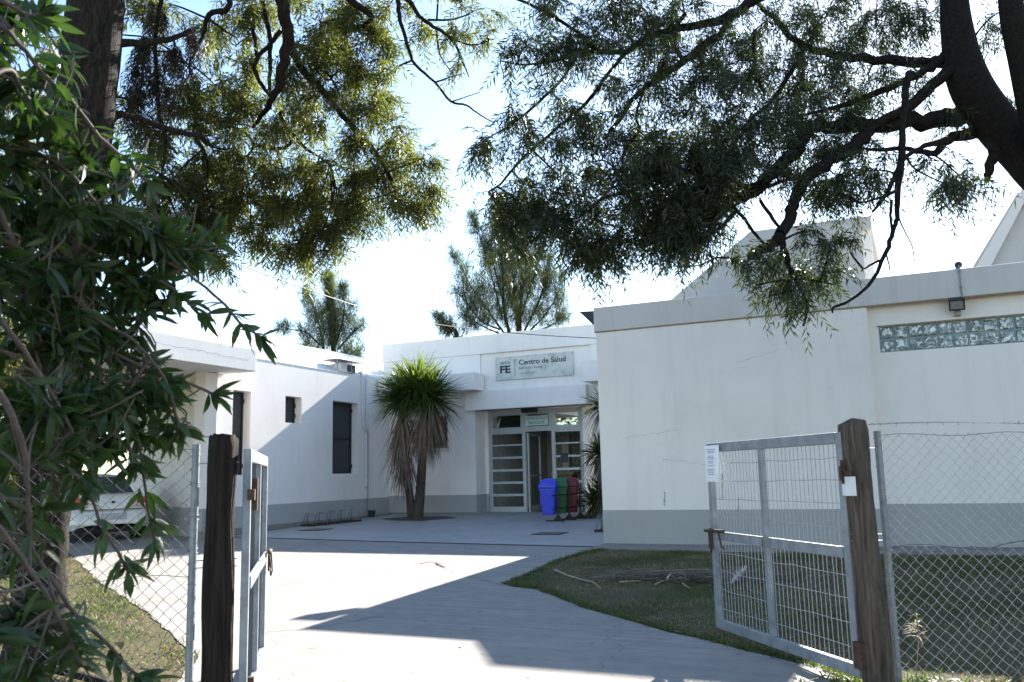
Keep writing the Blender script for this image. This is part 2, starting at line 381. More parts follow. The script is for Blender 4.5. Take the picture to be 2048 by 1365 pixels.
# fine stains / plaster cracks as thin raised hairlines
def jag(mb, p, q, n, amp, wd, nrm):
    p, q, nrm = np.array(p, float), np.array(q, float), np.array(nrm, float); d = q - p; s = np.cross(unit(d), nrm)
    C_ = [p + d * i / n + s * rng.normal(0, amp) for i in range(n + 1)]
    for i in range(n):
        k = wd * rng.uniform(.4, 1.2); mb.add([C_[i] + s * k, C_[i] - s * k, C_[i + 1] - s * k, C_[i + 1] + s * k], [(0, 1, 2, 3)])
for a_, b_, n_, w2_ in (((-4.55, Yr - .003, 1.62), (-3.6, Yr - .003, 1.72), 22, .008), ((-2.6, Yr - .003, 2.75), (-1.9, Yr - .003, 2.9), 16, .01), ((-3.9, Yr - .003, 1.25), (-2.9, Yr - .003, 1.1), 22, .012)):
    cr = MB(); jag(cr, a_, b_, n_, w2_, .0015, (0, -1, 0)); cr.build('crack', M['crack'], fb)
SM = simple('ochre_stain', (.42, .38, .30), .9, var=.1)
for x, a, b_ in ((-2.72, .62, .24), (-2.95, 1.0, .55), (-3.9, .72, .5)):
    st = MB(); jag(st, (x, Yr - .0062, b_), (x + .02, Yr - .0062, a), 8, .004, .012, (0, -1, 0)); st.build('run_stain', SM, fb)
# glass blocks
gw = MB().box(-.462, 1.76, Yr + .17, Yr + .26, 2.752, 3.148).build('glass_block_window', M['mortar'], fb)
for i in range(11):
    for j in range(2):
        x = -.456 + i * .2; z = 2.757 + j * .196
        MB().box(x + .012, x + .186, Yr + .150, Yr + .2, z + .012, z + .182).build('glass_block', M['gblock'], gw, bevel=.014)
MB().box(-.49, 1.8, Yr + .105, Yr + .118, 3.15, 3.165).build('lintel_edge', M['rustline'], gw)
# roof monitors (sloped clerestories)
def monitor(name, x0, x1, xt, zt, zb, y0, y1, parent, slot=True):
    th = .26
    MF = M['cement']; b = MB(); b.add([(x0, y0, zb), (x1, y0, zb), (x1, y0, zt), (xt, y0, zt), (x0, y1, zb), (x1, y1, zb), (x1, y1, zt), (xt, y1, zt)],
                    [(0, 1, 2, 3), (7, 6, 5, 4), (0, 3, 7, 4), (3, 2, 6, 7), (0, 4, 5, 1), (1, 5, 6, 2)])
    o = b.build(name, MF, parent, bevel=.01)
    if slot:
        MB().prism([(x1 - .02, y0 + .02), (x1 + .17, y0 + .02), (x1 + .17, y1), (x1 - .02, y1)], zt - .235, zt - .003).build('monitor_cap', MF, o, bevel=.01)
        MB().box(x1 - .01, x1 + .15, y0 + .12, y0 + .2, zb, zt - .235).build('monitor_return', M['white'], o)
    return o
monitor('roof_monitor', -4.95, -.66, -2.57, 5.42, 3.7, 16.118, 18.9, fb)
monitor('roof_monitor', .40, 5.6, 2.10, 6.28, 3.7, 19.118, 21.2, fb, False)
MB().add([(.62, 18.9, 3.9), (2.16, 18.9, 6.29), (2.16, 18.9, 6.0), (.95, 18.9, 3.9), (.62, 19.3, 3.9), (2.16, 19.3, 6.29), (2.16, 19.3, 6.0), (.95, 19.3, 3.9)],
         [(0, 1, 2, 3), (7, 6, 5, 4), (0, 4, 5, 1), (3, 2, 6, 7), (1, 5, 6, 2), (0, 3, 7, 4)]).box(2.163, 5.7, 18.9, 19.3, 6.0, 6.29).build('monitor_edge', M['fascia'], fb)

# ------------------------------------------------------------------ entrance block
eb = thing('entrance_block', 'white entrance block with recessed glazed doorway and plain concrete bands', 'building', (-10, 23, 0))
MB().wall((0, YE, 0), (1, 0, 0), up, (0, -1, 0), -14.25, -4.0, -.3, 4.42, [(-11.245, -7.75, -.3, 2.845)], .3).build('wall', M['white'], eb)
for x0, x1, z0 in ((-14.25, -11.03, 3.0), (-7.78, -4, 3.8)): MB().box(x0, x1, YE - .05, YE - .002, z0, 4.42).build('raised_panel', M['white'], eb)
MB().prism([(-14.27, YE - .09), (-4.0, YE - .09), (-4.0, 27), (-14.27, 27)], 4.415, 4.955).build('roof_band', M['white'], eb, bevel=.012)
MB().box(-14.0, -10.908, YE - .70, YE - .053, 3.37, 3.845).build('wall_ledge', M['white'], eb, bevel=.012)
MB().box(-7.745, -5.35, YE - .70, YE - .053, 3.37, 3.9).build('wall_ledge', M['white'], eb, bevel=.012)
MB().box(-11.44, -7.86, YE - .2, YE + .95, 2.845, 3.365).build('door_beam', M['white'], eb, bevel=.012)
MB().prism([(-11.50, YE + .005), (-11.247, YE + .005), (-11.247, YE + .64), (-11.166, YE + .64), (-11.166, YE + .80), (-11.50, YE + .80)], -.3, 2.844).build('side_return', M['white'], eb)
MB().box(-8.294, -7.7, YE + .62, YE + .80, -.3, 2.84).build('side_return', M['white'], eb)
MB().box(-14.2, -11.24, YE - .004, YE + .2, -.3, .535).box(-11.2455, -11.236, YE + .2, YE + .637, -.3, .535).box(-11.2455, -11.166, YE + .634, YE + .66, -.3, .533).build('painted_band', M['band'], eb)
MB().box(-14.2, -11.236, YE - .018, YE - .005, -.3, .06).build('base_trim', M['apron'], eb)
# glazed front
yd = YE + .70
gf = MB()
X0, X1, X2, X3 = -11.13, -10.06, -9.20, -8.33
for x in (X0, X1, X2, X3): gf.box(x - .032, x + .032, yd - .04, yd + .04, .0, 2.84)
for z0, z1 in ((2.235, 2.30), (2.775, 2.84)): gf.box(X0 + .032, X3 - .032, yd - .036, yd + .036, z0, z1)
gfo = gf.build('glazed_front', M['alu'], eb, bevel=.004)
for a, b_ in ((X0, X1), (X1, X2), (X2, X3)):
    f = MB(); x0, x1 = a + .033, b_ - .033
    for q in ((x0, x0 + .07, 2.302, 2.773), (x1 - .07, x1, 2.302, 2.773), (x0 + .071, x1 - .071, 2.302, 2.372), (x0 + .071, x1 - .071, 2.71, 2.773)): f.box(q[0], q[1], yd - .028, yd + .02, q[2], q[3])
    f.build('transom_frame', M['alu'], gfo)
    MB().box(x0 + .03, x1 - .03, yd - .006, yd + .002, 2.34, 2.75).build('transom_pane', M['glass'], gfo)
def louvre(a, b_):
    x0, x1 = a + .033, b_ - .033; f = MB()
    f.box(x0, x0 + .035, yd - .026, yd + .02, .015, 2.233).box(x1 - .035, x1, yd - .026, yd + .02, .015, 2.233)
    for z0, z1 in ((1.858, 1.90), (1.50, 1.557), (1.145, 1.213), (.803, .872), (.464, .533), (.015, .18), (2.19, 2.233)): f.box(x0 + .036, x1 - .036, yd - .03, yd + .018, z0, z1)
    lo = f.build('side_light', M['alu'], gfo, bevel=.003)
    MB().box(x0 + .02, x1 - .02, yd - .004, yd + .004, .1, 2.2).build('pane', M['glass'], lo)
louvre(X0, X1); louvre(X2, X3)
# open door leaf, folded inwards
dl = MB(); dx = X1 + .05
dl.box(dx, dx + .05, yd + .05, yd + .13, .02, 2.2).box(dx, dx + .05, yd + .86, yd + .94, .02, 2.2).box(dx, dx + .05, yd + .131, yd + .859, .02, .2).box(dx, dx + .05, yd + .131, yd + .859, 2.12, 2.2).box(dx, dx + .05, yd + .131, yd + .859, 1.0, 1.05)
dlo = dl.build('door', M['alu'], gfo); MB().box(dx + .02, dx + .03, yd + .12, yd + .87, .15, 2.15).build('door_pane', M['glass'], dlo)
MB().tube([(dx + .05, yd + .82, 1.0), (dx + .12, yd + .82, 1.0), (dx + .12, yd + .82, 1.2), (dx + .05, yd + .82, 1.2)], .012).build('door_handle', M['chrome'], dlo)
# lobby behind the glass
lb = MB(); a, b_, y0, y1, z1 = -11.2, -7.6, yd + .0, 26.6, 2.843
lb.add([(a, y0, .004), (b_, y0, .004), (b_, y1, .004), (a, y1, .004), (a, y0, z1), (b_, y0, z1), (b_, y1, z1), (a, y1, z1)], [(4, 7, 6, 5), (0, 4, 7, 3)[::-1], (1, 2, 6, 5)[::-1], (3, 7, 6, 2)[::-1]])
lbo = lb.build('lobby', M['dark_room'], eb); MB().add([(a, y0, .006), (b_, y0, .006), (b_, y1, .006), (a, y1, .006)], [(0, 1, 2, 3)]).build('lobby_floor', M['room_floor'], lbo)
pt = MB().box(-9.98, -9.70, 24.8, 24.95, .01, 2.82).build('partition', simple('partition_paint', (.34, .35, .34), .7), lbo)

ct = thing('reception_counter', 'pale wooden reception counter glimpsed inside the open doorway', 'counter', (-9.75, 24.2, 0))
MB().box(-10.0, -9.28, 23.95, 24.5, 1.02, 1.10).build('worktop', M['wood_counter'], ct, bevel=.01)
MB().box(-9.98, -9.34, 24.0, 24.45, .01, 1.018).build('front_panel', simple('olive_panel', (.20, .19, .11), .6), ct)
nb = thing('notice_board', 'framed pale notice board hanging inside the doorway', 'board', (-9.84, 24.78, 1.5))
MB().box(-9.97, -9.70, 24.765, 24.799, 1.18, 1.98).build('frame', simple('grey_frame', (.25, .26, .26), .5), nb)
MB().box(-9.94, -9.73, 24.755, 24.764, 1.22, 1.94).build('sheet', simple('board_sheet', (.62, .60, .52), .7), nb)

def text(body, x, y, z, h, mat, parent, name='lettering', axx=(1, 0, 0), axz=(0, 0, 1), bold=0., width=None, align='LEFT', depth=.003):
    cu = bpy.data.curves.new('t', 'FONT'); cu.body = body; cu.size = 1; cu.offset = bold; cu.extrude = 0; cu.align_x = align
    to = bpy.data.objects.new('t', cu); COL.objects.link(to); dg = bpy.context.evaluated_depsgraph_get(); me0 = to.evaluated_get(dg).to_mesh()
    V = np.array([v.co[:] for v in me0.vertices]); Fs = [tuple(p.vertices) for p in me0.polygons]; to.to_mesh_clear(); bpy.data.objects.remove(to)
    cap = 0.70; s = h / cap; sx = s
    if width: sx = width / (V[:, 0].max() - V[:, 0].min())
    mn = V[:, 0].min() if align == 'LEFT' else 0
    P = np.array((x, y, z)) + np.outer((V[:, 0] - mn) * sx, np.array(axx)) + np.outer(V[:, 1] * s, np.array(axz))
    return MB().add(P, Fs).build(name, mat, parent)

sg = thing('health_centre_sign', 'weathered metal sign reading Centro de Salud mounted above the doorway', 'sign', (-9.4, YE - .06, 3.96))
ys = YE - .055
MB().box(-10.556, -8.25, ys, YE - .002, 3.638, 4.283).build('panel', M['sign'], sg, bevel=.008)
yt = ys - .004
text('SANTA', -10.41, yt, 4.07, .085, M['letter'], sg, bold=.013, width=.31)
text('FE', -10.41, yt, 3.835, .195, M['letter'], sg, bold=.036, width=.32)
MB().box(-9.966, -9.954, yt, ys - .001, 3.73, 4.20).build('divider', M['letter_thin'], sg)
text('Centro de Salud', -9.83, yt, 4.03, .135, M['letter'], sg, bold=.019, width=1.38)
text('Barrio San Roque', -9.83, yt, 3.90, .075, M['letter_thin'], sg, width=.69)
text('MINISTERIO DE SALUD', -9.82, yt, 3.775, .03, M['letter_thin'], sg, width=.51)
ps = thing('paper_sign', 'pale green lettered paper sign reading San Roque in the transom window', 'sign', (-9.66, yd - .04, 2.53))
MB().box(-10.0, -9.325, yd - .040, yd - .032, 2.40, 2.665).build('sheet', M['sheet_sign'], ps)
text('CENTRO DE SALUD', -9.985, yd - .043, 2.555, .082, M['green_letter'], ps, bold=.008, width=.64)
text('SAN ROQUE', -9.92, yd - .043, 2.435, .082, M['green_letter'], ps, bold=.012, width=.50)
nt_ = MB().box(-8.98, -8.76, yd - .038, yd - .033, 1.35, 1.60).build('notice', M['letter'], None)
tag(nt_, 'small dark notice taped to the side glazing behind the bins', 'notice')
lm = thing('door_lamp', 'small black slatted lamp under the beam above the doorway', 'lamp', (-9.72, YE + .3, 2.8))
b_ = MB().box(-9.93, -9.50, YE + .2, YE + .42, 2.80, 2.843)
b_.build('housing', M['black'], lm)
b_ = MB()
for i in range(9): b_.box(-9.92 + i * .047, -9.895 + i * .047, YE + .19, YE + .41, 2.73, 2.799)
b_.build('slats', M['black'], lm)
gr = thing('window_grille', 'small dark barred window partly hidden behind the palm', 'window', (-12.25, YE - .02, 2.3))
MB().box(-12.75, -12.13, YE - .03, YE - .003, 1.9, 2.75).build('shutter', M['black'], gr)
b_ = MB()
for i in range(7): b_.tube([(-12.72 + i * .095, YE - .07, 1.88), (-12.72 + i * .095, YE - .07, 2.77)], .008, 5)
for z in (1.95, 2.33, 2.7): b_.tube([(-12.78, YE - .07, z), (-12.1, YE - .07, z)], .009, 5)
b_.box(-12.78, -12.1, YE - .1, YE - .005, 1.86, 1.885); b_.build('bars', M['black'], gr)

# ------------------------------------------------------------------ side wing (left)
TH = radians(2.5); Xc = -14.0855
AX = np.array((sin(TH), -cos(TH), 0.)); NR = np.array((cos(TH), sin(TH), 0.)); OW = np.array((Xc, YE, 0.))
def wp(u, z, d=0.): return OW + AX * u + np.array((0, 0, z)) + NR * d      # u metres from the inner corner, d proud of the wall
sw = thing('side_wing', 'long white side wing with dark screened windows and a flat carport canopy', 'building', (-15, 17, -.1))
UE = 7.615
win = [(1.66, 2.87, 1.19, 3.10), (4.22, 4.87, 2.43, 3.08), (6.14, 6.74, 1.19, 3.07)]
MB().wall(OW, AX, up, NR, -.0, UE, -.5, 3.88, win, .28).build('wall', M['white'], sw)
def wbox(mb, u0, u1, z0, z1, d0, d1): return mb.obox(OW, AX, (0, 0, 1), NR, (u0, z0, d0), (u1, z1, d1))
bd = MB(); wbox(bd, .002, UE + .004, -.5, .50, -.2, .004); bd.build('painted_band', M['band'], sw)
bd = MB(); wbox(bd, .02, UE + .02, -.5, .04, -.2, .022); bd.build('base_trim', M['apron'], sw)
for (u0, u1, z0, z1) in win:
    f = MB(); d0, d1 = -.27, -.205
    for q in ((u0, u0 + .035, z0, z1), (u1 - .035, u1, z0, z1), (u0 + .036, u1 - .036, z0, z0 + .035), (u0 + .036, u1 - .036, z1 - .035, z1)): wbox(f, *q, d0, d1)
    if z1 - z0 > 1: wbox(f, u0 + .036, u1 - .036, z0 + (z1 - z0) * .48, z0 + (z1 - z0) * .48 + .02, d0, d1)
    fo = f.build('window', M['black'], sw)
    s = MB(); wbox(s, u0 + .03, u1 - .03, z0 + .03, z1 - .03, d0 + .02, d0 + .03); s.build('screen', M['screen'], fo)
    for z in (z0 + .2, z1 - .2):
        h = MB(); wbox(h, u0 - .0, u0 + .02, z - .05, z + .05, d1 - .01, d1 + .025); h.build('hinge', M['rust'], fo)
# porch wall behind the car, canopy
PW = wp(UE, 0); pd = unit(np.array((-.85, .53, 0.))); pn = np.array((pd[1], -pd[0], 0.)) * -1.0
pn = np.array((-pd[1], pd[0], 0.)); pn = pn if pn[1] < 0 else -pn
MB().obox(PW, pd, (0, 0, 1), -pn, (0, -.5, .0), (9, 3.37, .25)).build('porch_wall', M['white'], sw)
MB().obox(PW, pd, (0, 0, 1), -pn, (.0, -.5, -.004), (9, .50, .1)).build('painted_band', M['band'], sw)
cx = MB()
cpoly = [(-12.872, 14.55), (-12.80, 10.2), (-22, 9.9), (-22, 20), (-14.2, 20), (-14.02, 14.55)]
cx.prism([(-12.872, 14.55), (-12.775, 10.2), (-23, 9.9), (-23, 14.53), (-13.765, 14.55)], 3.383, 3.862)
co = cx.build('canopy', M['white'], sw, bevel=.012)
cr = MB(); jag(cr, (-12.79, 11.2, 3.66), (-12.85, 14.3, 3.60), 60, .014, .004, (1, 0, 0))
for v in range(len(cr.v)): x, y, z = cr.v[v]; cr.v[v] = (-12.872 + (14.55 - y) * .0223 + .003, y, z)
cr.build('crack', M['crack'], co)
rf = MB().add([wp(0, 3.885, .01), wp(UE, 3.855, .01), (-24, 13.6, 3.86), (-24, 28, 3.9), (-14.2, 28, 3.9)], [(0, 1, 2, 3, 4)]); rf.build('roof', M['roofwhite'], sw)
def lmon(y0, y1, xr, zr, xb, zb):
    return MB().add([(xr - .6, y0, zb - .2), (xb, y0, zb), (xr, y0, zr), (xr - .6, y0, zr - .05), (xr - .6, y1, zb - .2), (xb, y1, zb), (xr, y1, zr), (xr - .6, y1, zr - .05)],
                    [(0, 1, 2, 3), (7, 6, 5, 4), (1, 5, 6, 2), (2, 6, 7, 3), (3, 7, 4, 0), (0, 4, 5, 1)]).build('roof_monitor', M['roofwhite'], sw)
lmon(13.85, 16.55, -15.3, 4.66, -14.1, 3.84); lmon(17.0, 22.2, -15.3, 4.72, -14.12, 3.86)

# pipes and conduits on the side wing
tg = MB().tube([wp(1.27, 3.93, .03), wp(1.27, 3.2, .03), wp(1.265, .86, .03), wp(1.31, .80, .03), wp(1.33, .86, .03)], .022, 8).build('drain_pipe', M['pvc'], None, smooth=True)
tag(tg, 'thin white plastic pipe running down the side wing wall beside the tall window', 'pipe')
tg = MB().tube([wp(1.75, 3.93, .05), wp(1.62, 3.97, .06), wp(1.52, 3.8, .045), wp(1.5, 3.0, .04), wp(1.42, 2.5, .04), wp(1.25, 2.3, .05)], .032, 8).build('insulated_hose', M['pvc'], None, smooth=True)
tag(tg, 'bulky white insulated hose dropping from the rooftop air conditioner', 'hose')
tg = MB().tube([wp(1.2, 2.4, .03), wp(1.19, .6, .03), wp(1.24, .2, .03), wp(1.22, .06, .06)], .013, 6).build('conduit', M['steel'], None)
tag(tg, 'thin grey conduit running down the side wing wall to a dark pot', 'conduit')
po = thing('plant_pot', 'small dark pot standing at the foot of the side wing wall', 'pot', tuple(wp(1.2, gz(20.4), .16)))
c = np.array(po.location); P = [(c + (cos(a) * r, sin(a) * r, z)) for z, r in ((.022, .075), (.2, .11), (.2, .095), (.15, .09)) for a in np.linspace(0, 2 * pi, 14, endpoint=False)]
MB().add(P, [(i * 14 + k, i * 14 + (k + 1) % 14, (i + 1) * 14 + (k + 1) % 14, (i + 1) * 14 + k) for i in range(3) for k in range(14)] + [tuple(range(13, -1, -1)), tuple(range(42, 56))]).build('pot_body', M['black'], po)
# air conditioner in a wire cage
ac = thing('air_conditioner', 'boxy outdoor air conditioner on the roof edge of the side wing', 'air conditioner', tuple(wp(1.9, 3.9, -.25)))
a = MB(); wbox(a, 1.62, 2.35, 3.93, 4.17, -.42, -.1); a.build('case', simple('ac_case', (.50, .50, .48), .5), ac, bevel=.01)
a = MB(); wbox(a, 1.66, 2.05, 3.96, 4.14, -.099, -.085); a.build('fan_grille', M['black'], ac)
cg = thing('cage', 'thin steel cage with a flat top around the rooftop air conditioner', 'cage', tuple(wp(1.9, 3.9, -.2)))
a = MB()
for u in (1.42, 1.95, 2.62):
    for d in (-.5, -.03): a.tube([wp(u, 3.88, d), wp(u, 4.235, d)], .011, 5)
for d in (-.5, -.03): a.tube([wp(1.42, 4.235, d), wp(2.62, 4.235, d)], .012, 5)
a.build('cage_frame', M['steel'], cg)
a = MB(); wbox(a, 1.40, 2.64, 4.24, 4.25, -.52, -.01); a.build('cage_top', M['steel'], cg)
# ------------------------------------------------------------------ small things on the front block
fl = thing('floodlight', 'square black floodlight on the recessed wall above the glass blocks', 'floodlight', (.63, Yr + .1, 3.36))
a = MB(); fx, fz = .625, 3.375
o_ = (fx, Yr - .02, fz); ay = unit(np.array((0, .82, .57))); az = unit(np.array((0, -.57, .82)))
a.obox(o_, (1, 0, 0), ay, az, (-.105, -.06, -.085), (-.088, .03, .085)).obox(o_, (1, 0, 0), ay, az, (.088, -.06, -.085), (.105, .03, .085)).obox(o_, (1, 0, 0), ay, az, (-.0879, -.06, .068), (.0879, .03, .085)).obox(o_, (1, 0, 0), ay, az, (-.0879, -.06, -.085), (.0879, .03, -.068)).obox(o_, (1, 0, 0), ay, az, (-.08, .031, -.06), (.08, .08, .06))
a.build('housing', M['black'], fl, bevel=.004)
a = MB().obox(o_, (1, 0, 0), ay, az, (-.0875, -.045, -.0675), (.0875, .028, .0675)); a.build('lens', simple('lamp_lens', (.30, .31, .31), .15, 0, .2, 20), fl)
a = MB().box(fx - .045, fx + .045, Yr + .03, Yr + .118, fz - .17, fz - .075); a.build('bracket', simple('grey_bracket', (.30, .30, .31), .6), fl, bevel=.012)
cd_ = MB().tube([(.70, Yr - .06, 3.93), (.70, Yr - .06, 3.50), (.715, Yr - .05, 3.42), (.70, Yr + .06, 3.40)], .011, 6)
for z in (3.83, 3.6): cd_.box(.68, .72, Yr - .062, Yr - .036, z, z + .02)
tag(cd_.build('conduit', M['steel'], None), 'thin conduit running over the roof edge down to the floodlight', 'conduit')
sn = thing('light_sensor', 'small round dark light sensor standing on the roof edge', 'sensor', (.70, Yr + .05, 3.887))
a = MB(); P = []
for i, (z, r) in enumerate(((3.905, .02), (3.92, .045), (3.95, .055), (3.98, .05), (4.0, .03))):
    P += [(.70 + cos(t) * r, Yr + .03 + sin(t) * r, z) for t in np.linspace(0, 2 * pi, 12, endpoint=False)]
a.add(P, [(i * 12 + k, i * 12 + (k + 1) % 12, (i + 1) * 12 + (k + 1) % 12, (i + 1) * 12 + k) for i in range(4) for k in range(12)] + [tuple(range(11, -1, -1)), tuple(range(48, 60))])
a.build('dome', M['black'], sn, smooth=True); MB().tube([(.70, Yr + .03, 3.885), (.70, Yr + .03, 3.91)], .018).tube([(.70, Yr + .03, 3.91), (.62, Yr + .02, 3.89)], .008).build('stem', M['black'], sn)
f2 = thing('corner_floodlight', 'black floodlight seen side-on at the left end of the front block roof edge', 'floodlight', (-5.03, Yr + .7, 3.72))
q_ = [(-5.42, 3.94), (-5.05, 3.92), (-5.05, 3.68), (-5.17, 3.68)]
a = MB().add([(x, Yr + .42, z) for x, z in q_] + [(x, Yr + .72, z) for x, z in q_], [(0, 1, 2, 3), (7, 6, 5, 4), (0, 4, 5, 1), (1, 5, 6, 2), (2, 6, 7, 3), (3, 7, 4, 0)])
a.build('housing', M['black'], f2, bevel=.01); MB().box(-5.06, -4.97, Yr + .52, Yr + .62, 3.72, 3.78).build('bracket', M['black'], f2)

# ------------------------------------------------------------------ bins on their stand
def make_bin(name, label, mat, x, y):
    z0 = gz(y) + .17; ang = radians(107.5); a = np.array((cos(ang + pi / 2), sin(ang + pi / 2), 0)); b = np.array((cos(ang), sin(ang), 0)); ct = np.array((x, y, 0))
    # a: front direction (towards the left), b: along the row
    r = thing(name, label, 'bin', (x, y, z0), 'bins on the stand')
    def ring(z, d, w_, rr=.05, off=0.):
        P = []
        for sx, sy in ((1, 1), (-1, 1), (-1, -1), (1, -1)):
            for k in range(4):
                t = (k / 3) * pi / 2 + {(1, 1): 0, (-1, 1): pi / 2, (-1, -1): pi, (1, -1): 1.5 * pi}[(sx, sy)]
                P.append(ct + a * (sx * (d - rr) + cos(t) * rr + off) + b * (sy * (w_ - rr) + sin(t) * rr) + np.array((0, 0, z)))
        return P
    def loft(rs, cap0=True, cap1=True):
        m = MB(); n = 16; V = sum(rs, []); F = [(i * n + k, i * n + (k + 1) % n, (i + 1) * n + (k + 1) % n, (i + 1) * n + k) for i in range(len(rs) - 1) for k in range(n)]
        if cap0: F.append(tuple(range(n - 1, -1, -1)))
        if cap1: F.append(tuple((len(rs) - 1) * n + k for k in range(n)))
        return m.add(V, F)
    loft([ring(z0, .14, .13), ring(z0 + .03, .15, .14), ring(z0 + .56, .19, .185), ring(z0 + .565, .205, .20), ring(z0 + .60, .205, .20), ring(z0 + .60, .18, .175), ring(z0 + .5, .17, .165)], True, False).build('body', mat, r, smooth=False)
    loft([ring(z0 + .605, .215, .205), ring(z0 + .64, .215, .205), ring(z0 + .72, .20, .195, off=-.005), ring(z0 + .80, .15, .17, off=-.02), ring(z0 + .83, .09, .12, off=-.03)]).build('lid', mat, r, smooth=True)
    fpos = ct + a * .205
    MB().obox(ct + np.array((0, 0, z0)), a, b, (0, 0, 1), (.196, -.13, .60), (.225, .13, .64)).build('lid_flap', mat, r, bevel=.008)
    return r
bx, by = -7.98, 18.95
make_bin('waste_bin', 'blue plastic bin with domed lid, nearest on the stand', M['bin_blue'], bx, by)
make_bin('waste_bin', 'green plastic bin between the blue bin and the red bin', M['bin_green'], bx + .105, by + .44)
make_bin('waste_bin', 'dark red plastic bin, last on the stand beside the spiky plant', M['bin_red'], bx + .21, by + .88)
bs = thing('bin_stand', 'dark steel stand with rusty feet carrying three coloured bins', 'stand', (bx + .2, by + .44, gz(by)))
rd = unit(np.array((.105, .44, 0))); sdv = np.array((rd[1], -rd[0], 0)); q0 = np.array((bx, by, 0)) + sdv * .24
m1 = MB()
for k in range(3):
    m2 = MB()
    q = q0 + rd * (.46 * k + .02); z = gz(q[1]) + .03
    m1.tube([q + (0, 0, z), q + (0, 0, z + .62)], .022, 6)
    m2.obox(q + np.array((0, 0, z - .012)), sdv, rd, (0, 0, 1), (-.32, -.03, 0), (.16, .03, .03))
    m2.add([q + sdv * .0 + rd * .03 + (0, 0, z + .018), q + sdv * .13 + (0, 0, z + .018), q - sdv * .13 + (0, 0, z + .018), q + (0, 0, z + .17)], [(0, 1, 3), (0, 3, 2), (1, 2, 3), (0, 2, 1)]); m2.build('foot', M['rust'], bs)
m1.tube([q0 - rd * .2 + (0, 0, .56), q0 + rd * 1.12 + (0, 0, .58)], .018, 6).tube([q0 - rd * .2 + (0, 0, .26), q0 + rd * 1.12 + (0, 0, .28)], .018, 6)
m1.build('upright_frame', M['black'], bs)

# ------------------------------------------------------------------ bicycle racks
def make_rack(label, A, B, n):
    A, B = np.array((*A, gz(A[1]) + .03)), np.array((*B, gz(B[1]) + .03)); d = unit(B - A); L = np.linalg.norm(B - A); s = np.array((d[1], -d[0], 0))
    r = thing('bike_rack', label, 'bicycle rack', A)
    m = MB()
    for sd_ in (0, .34): m.obox(A + s * sd_, d, s, (0, 0, 1), (0, -.02, -.008), (L, .02, .035))
    for e in (0.02, L - .02): m.obox(A, d, s, (0, 0, 1), (e - .02, .02, -.006), (e + .02, .32, .03))
    m.build('base_rails', M['rust'], r)
    for k in range(n):
        x = .1 + (L - .2) * k / (n - 1)
        for e in (-.045, .045):
            h = MB().tube([A + d * (x + e * 1.5) + s * .02 + (0, 0, .03), A + d * (x + e) + s * .07 + (0, 0, .26), A + d * (x + e * .9) + s * .12 + (0, 0, .30), A + d * (x + e * .9) + s * .22 + (0, 0, .30), A + d * (x + e) + s * .28 + (0, 0, .26), A + d * (x + e * 1.5) + s * .33 + (0, 0, .03)], .011, 6)
            h.build('hoop', M['rail'], r, smooth=True)
    return r
make_rack('low steel bicycle rack with pale hoops along the side wing wall', (-13.80, 17.30), (-13.55, 19.0), 5)
make_rack('rusty bicycle rack end showing beside the corner of the front block', (-5.90, 16.6), (-5.45, 16.6), 2)

for x, y, lb_ in ((-6.694, 15.9, 'dark drain cover in the tiles nearer the front block'), (-12.695, 16.44, 'dark drain cover in the tiles near the bicycle rack')):
    dcv = thing('drain_cover', lb_, 'drain cover', (x, y, gz(y) + .02), 'drain covers in the tiles')
    MB().prism([(x - .3, y - .26), (x + .3, y - .26), (x + .3, y + .26), (x - .3, y + .26)], lambda a, b: gz(b) + .014, lambda a, b: gz(b) + .03).build('frame', M['rust'], dcv)
    MB().prism([(x - .25, y - .21), (x + .25, y - .21), (x + .25, y + .21), (x - .25, y + .21)], lambda a, b: gz(b) + .031, lambda a, b: gz(b) + .036).build('plate', simple('iron_plate', (.10, .085, .08), .7), dcv)

# ------------------------------------------------------------------ car
cyaw = radians(66.5); ch = np.array((-sin(cyaw), cos(cyaw), 0)); cs = np.array((ch[1], -ch[0], 0))   # ch forward, cs right
c0 = np.array((-15.95, 13.62, gz(13.6) + .012))
car = thing('parked_car', 'white saloon car parked under the carport, seen from behind', 'car', c0)
def cp(x, y, z): return c0 + ch * x + cs * y + np.array((0, 0, z))
def loftc(secs, name, mat, parent, cap=True, smooth=True, sub=1):
    n = len(secs[0]); V = [cp(*p) for s_ in secs for p in s_]
    F = [(i * n + k, i * n + k + 1, (i + 1) * n + k + 1, (i + 1) * n + k) for i in range(len(secs) - 1) for k in range(n - 1)]
    if cap: F += [tuple(range(n))[::-1], tuple((len(secs) - 1) * n + k for k in range(n))]
    o = MB().add(V, F).build(name, mat, parent, smooth=smooth)
    if sub: md = o.modifiers.new('sub', 'SUBSURF'); md.levels = sub; md.render_levels = sub
    return o
